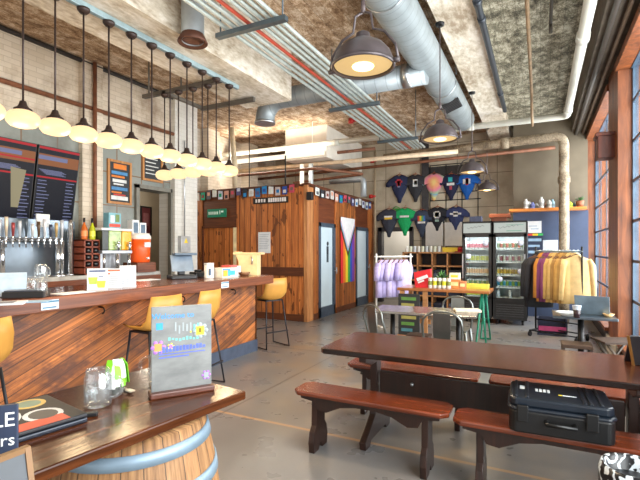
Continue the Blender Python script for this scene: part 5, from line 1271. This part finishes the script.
# flowers
def flower(cx, cz, rr, c, cc, n):
    for k in range(n):
        a_ = 2*pi*k/n; m.lathe([(.001, 0), (rr*.32, 0), (rr*.32, .0006), (.001, .0006)], 8).v[-32:] and None
        q = [Matrix.Translation((cx+rr*.75*cos(a_), -.0061, cz+rr*.75*sin(a_))) @ Matrix.Rotation(pi/2, 4, 'X') @ Vector(v_) for v_ in m.v[-32:]]
        m.v[-32:] = [tuple(x) for x in q]
        m.mi[-24:] = [c]*24
    m.box(cx-rr*.5, -.0075, cz-rr*.55, cx+rr*.5, -.006, cz+rr*.55, cc)
flower(W*.28, hh-.1, .03, 4, 2, 8); m.box(W*.28-.006, -.008, hh-.108, W*.28+.006, -.006, hh-.09, 6)
flower(-W*.37, hh-.15, .026, 3, 7, 6); flower(-W*.18, hh-.15, .012, 2, 3, 5)
m.box(W*.12, -.0072, hh-.105, W*.14, -.006, hh-.098, 2)
flower(W*.38, .06, .018, 3, 4, 6)
m.build('chalk_drawing', [BLUEC, LAVC, YEL, PUR, PALE, GRNC, DKY, ORG], sl)
# mugs
mason(px(98, 405, Z=BTZ), 'empty glass mug standing in front of the green bundle on the barrel table', 'mugs on the barrel table', j0, rz=rad(30))
for o in (mason(px(160, 381, Z=BTZ), 'glass mug mostly hidden behind the chalkboard sign', 'mugs on the barrel table', j0, rz=rad(207)),): pass
q = px(114, 394, Z=BTZ)
t = thing('wristband_jar', 'jar holding a bright green and white bundle of paper bands', 'jar', q)
MB().lathe([(.001, 0), (.032, 0), (.035, .01), (.035, .075), (.03, .085), (.001, .085)], 16).build('jar_body', GLASSJ, t)
MB().lathe([(.001, .01), (.03, .01), (.031, .06), (.001, .065)], 12).build('contents', plain((70,76,70), .5, 0, .4, 60), t)
r = random.Random(4)
for nm, c, k0, k1 in (('green_band', (126,206,30), 0, 9), ('white_band', (228,230,228), 9, 14)):
    m = MB()
    for k in range(k0, k1):
        a_ = (r.uniform(-1.2, 1.9) if k < 9 else r.uniform(-.9, .3))+ROT; rr = r.uniform(.035, .05); zt_ = r.uniform(.1, .13); zb = r.uniform(.03, .075)
        dx, dy = cos(a_), sin(a_); sx, sy = -dy*.011, dx*.011
        path = [(0, .08), (.2*rr, zt_), (.7*rr, zt_+.008), (rr, zt_-.015), (rr*1.15, zb)]
        vs = []
        for (ro, zz) in path: vs += [(dx*ro+sx, dy*ro+sy, zz), (dx*ro-sx, dy*ro-sy, zz), (dx*(ro-.003)-sx, dy*(ro-.003)-sy, zz-.003), (dx*(ro-.003)+sx, dy*(ro-.003)+sy, zz-.003)]
        fs = [(4*i+j, 4*i+(j+1) % 4, 4*i+4+(j+1) % 4, 4*i+4+j) for i in range(4) for j in range(4)]
        m.add(vs, fs+[(0, 3, 2, 1), (16, 17, 18, 19)])
    m.build(nm, plain(c, .5), t)
q = px(124, 391, Z=BTZ)
m = MB().cyl((-.05, 0, .006), (.045, .01, .006), .004, n=6).cyl((-.02, .015, .005), (.05, -.005, .008), .003, n=6).obox((.045, -.004, .011), (.018, 0, 0), (0, .01, 0), (0, .001, .002))
tag(m.build('spoon', plain((196,190,180), .3, .3), None, q, ROT), 'pale spoon lying behind the glass mug on the barrel table', 'spoon')
# stickered laptop
q = Vector((-1.475, .70, BTZ))
t = thing('closed_laptop', 'closed black laptop covered in stickers on the barrel table', 'laptop', q, ROT-rad(3))
MB().box(-.15, -.25, 0, .15, .25, .016).build('laptop_base', plain((30,36,48), .3, .3), t, bevel=.005)
lid = MB().box(-.15, -.25, .018, .15, .25, .03).build('laptop_lid', plain((30,31,36), .6), t, bevel=.004)
m = MB(); mats = [plain(c, .5) for c in ((196,74,50), (206,206,204), (70,74,84), (206,170,90), (120,140,120), (60,60,62))]
def disc(cx, cy, rx, ry, mi, z): m.prism([(cx+rx*cos(2*pi*k/18), cy+ry*sin(2*pi*k/18)) for k in range(18)], .03, z, 'XY', mi)
m.box(.02, -.24, .03, .13, -.02, .0306, 0).box(-.1, -.22, .03, .0, -.05, .0306, 2)
disc(-.03, .05, .1, .07, 1, .0306); disc(-.03, .05, .085, .055, 2, .031); disc(.05, .16, .06, .055, 1, .0306); disc(.05, .16, .045, .04, 5, .031)
disc(-.09, .17, .05, .05, 3, .0306); disc(-.09, .17, .036, .036, 4, .031); m.box(.085, .0, .03, .145, .2, .0307, 0); m.box(.02, .02, .03, .09, .07, .0309, 1); disc(-.1, -.02, .035, .05, 3, .0309)
m.build('sticker', mats, lid)
tag(MB().obox((0, 0, .006), (.012, 0, 0), (0, .05, 0), (0, 0, .006)).build('marker_pen', BLACK, None, px(81, 417, Z=BTZ), ROT-.7, .003), 'black marker pen lying at the end of the stickered laptop', 'pen')
# chalk sign LE / ers and small easel at the lower left
c = EYE + (FW + RT*((-8-320)/FPX) + Vector((0, 0, (HOR-449)/FPX)))*1.09
RZS = YAW+rad(22)
t = thing('chalk_sign', 'small black sign with white chalk letters at the lower left edge', 'sign', (c.x, c.y, BTZ), RZS)
hs = .16
bd = MB().box(-.09, -.006, .0, .055, .006, hs).build('board', plain((44,54,76), .5), t, bevel=.002)
M4 = Matrix.Translation((.05, -.0066, hs-.052)) @ Matrix.Rotation(pi/2, 4, 'X')
m = MB().text('LE', .05, M4, 0, 'RIGHT').text('ers', .042, Matrix.Translation((.05, -.0066, hs-.1)) @ Matrix.Rotation(pi/2, 4, 'X'), 0, 'RIGHT')
m.build('lettering', plain((226,228,226), .7), bd)
MB().box(-.09, -.02, 0, .055, .035, .012).build('base', plain((60,44,36), .5), t)
c = EYE + (FW + RT*((8-320)/FPX) + Vector((0, 0, (HOR-480)/FPX)))*.93
t = thing('menu_easel', 'small wooden easel with a grey board and pale edge at the lower left corner', 'sign', (c.x, c.y, BTZ), YAW+rad(62))
zt_ = EYE.z-(458-HOR)/FPX*.93-BTZ
MB().obox((-.03, 0, zt_/2), (.07, 0, 0), (0, .004, .0), (0, .012, zt_/2)).build('board', plain((66,70,76), .5), t)
MB().obox((.043, 0, zt_/2), (.006, 0, 0), (0, .007, 0), (0, .012, zt_/2+.004)).obox((-.03, .012, zt_), (.078, 0, 0), (0, .007, 0), (0, 0, .006)).build('frame', plain((118,84,48), .5), t)
MB().obox((-.03, .045, zt_/2), (.03, 0, 0), (0, .004, 0), (0, -.02, zt_/2)).build('rear_leg', plain((110,76,48), .5), t)

# ================================================================== CAMERA, LIGHT
cam = bpy.data.cameras.new('camera'); co = bpy.data.objects.new('camera', cam); COL.objects.link(co)
co.location = EYE; co.rotation_euler = (pi/2, 0, YAW); cam.sensor_width = 36; cam.lens = 36*FPX/640; cam.shift_y = (HOR-240)/640; cam.clip_start = .05
SC.camera = co
wd = bpy.data.worlds.new('world'); SC.world = wd; wd.use_nodes = True
bg = wd.node_tree.nodes['Background']; bg.inputs[0].default_value = (1, .95, .9, 1); bg.inputs[1].default_value = 1.15
def area(name, loc, rot, sx, sy, e, col):
    l = bpy.data.lights.new(name, 'AREA'); l.shape = 'RECTANGLE'; l.size = sx; l.size_y = sy; l.energy = e; l.color = col
    o = bpy.data.objects.new(name, l); COL.objects.link(o); o.location = loc; o.rotation_euler = rot; return o
for k, (a_, b_) in enumerate(wins):                # daylight arriving through each tall window
    area('window_daylight', (XR+.75, (a_+b_)/2, 2.3), (0, rad(90), 0), 3.6, b_-a_, 620, (1, .97, .94))
area('rear_fill', (-3.2, -4.4, 2.4), (rad(90), 0, 0), 8, 3.6, 55, (1, .94, .87))   # unseen fill light added behind the viewer to brighten the room
SC.cycles.max_bounces = 7; SC.cycles.diffuse_bounces = 4; SC.cycles.glossy_bounces = 3; SC.cycles.transparent_max_bounces = 12
SC.cycles.sample_clamp_indirect = 6; SC.cycles.use_denoising = True
SC.view_settings.view_transform = 'Standard'; SC.view_settings.look = 'None'; SC.view_settings.gamma = 1; SC.view_settings.use_curve_mapping = False
SC.view_settings.exposure = 0.08
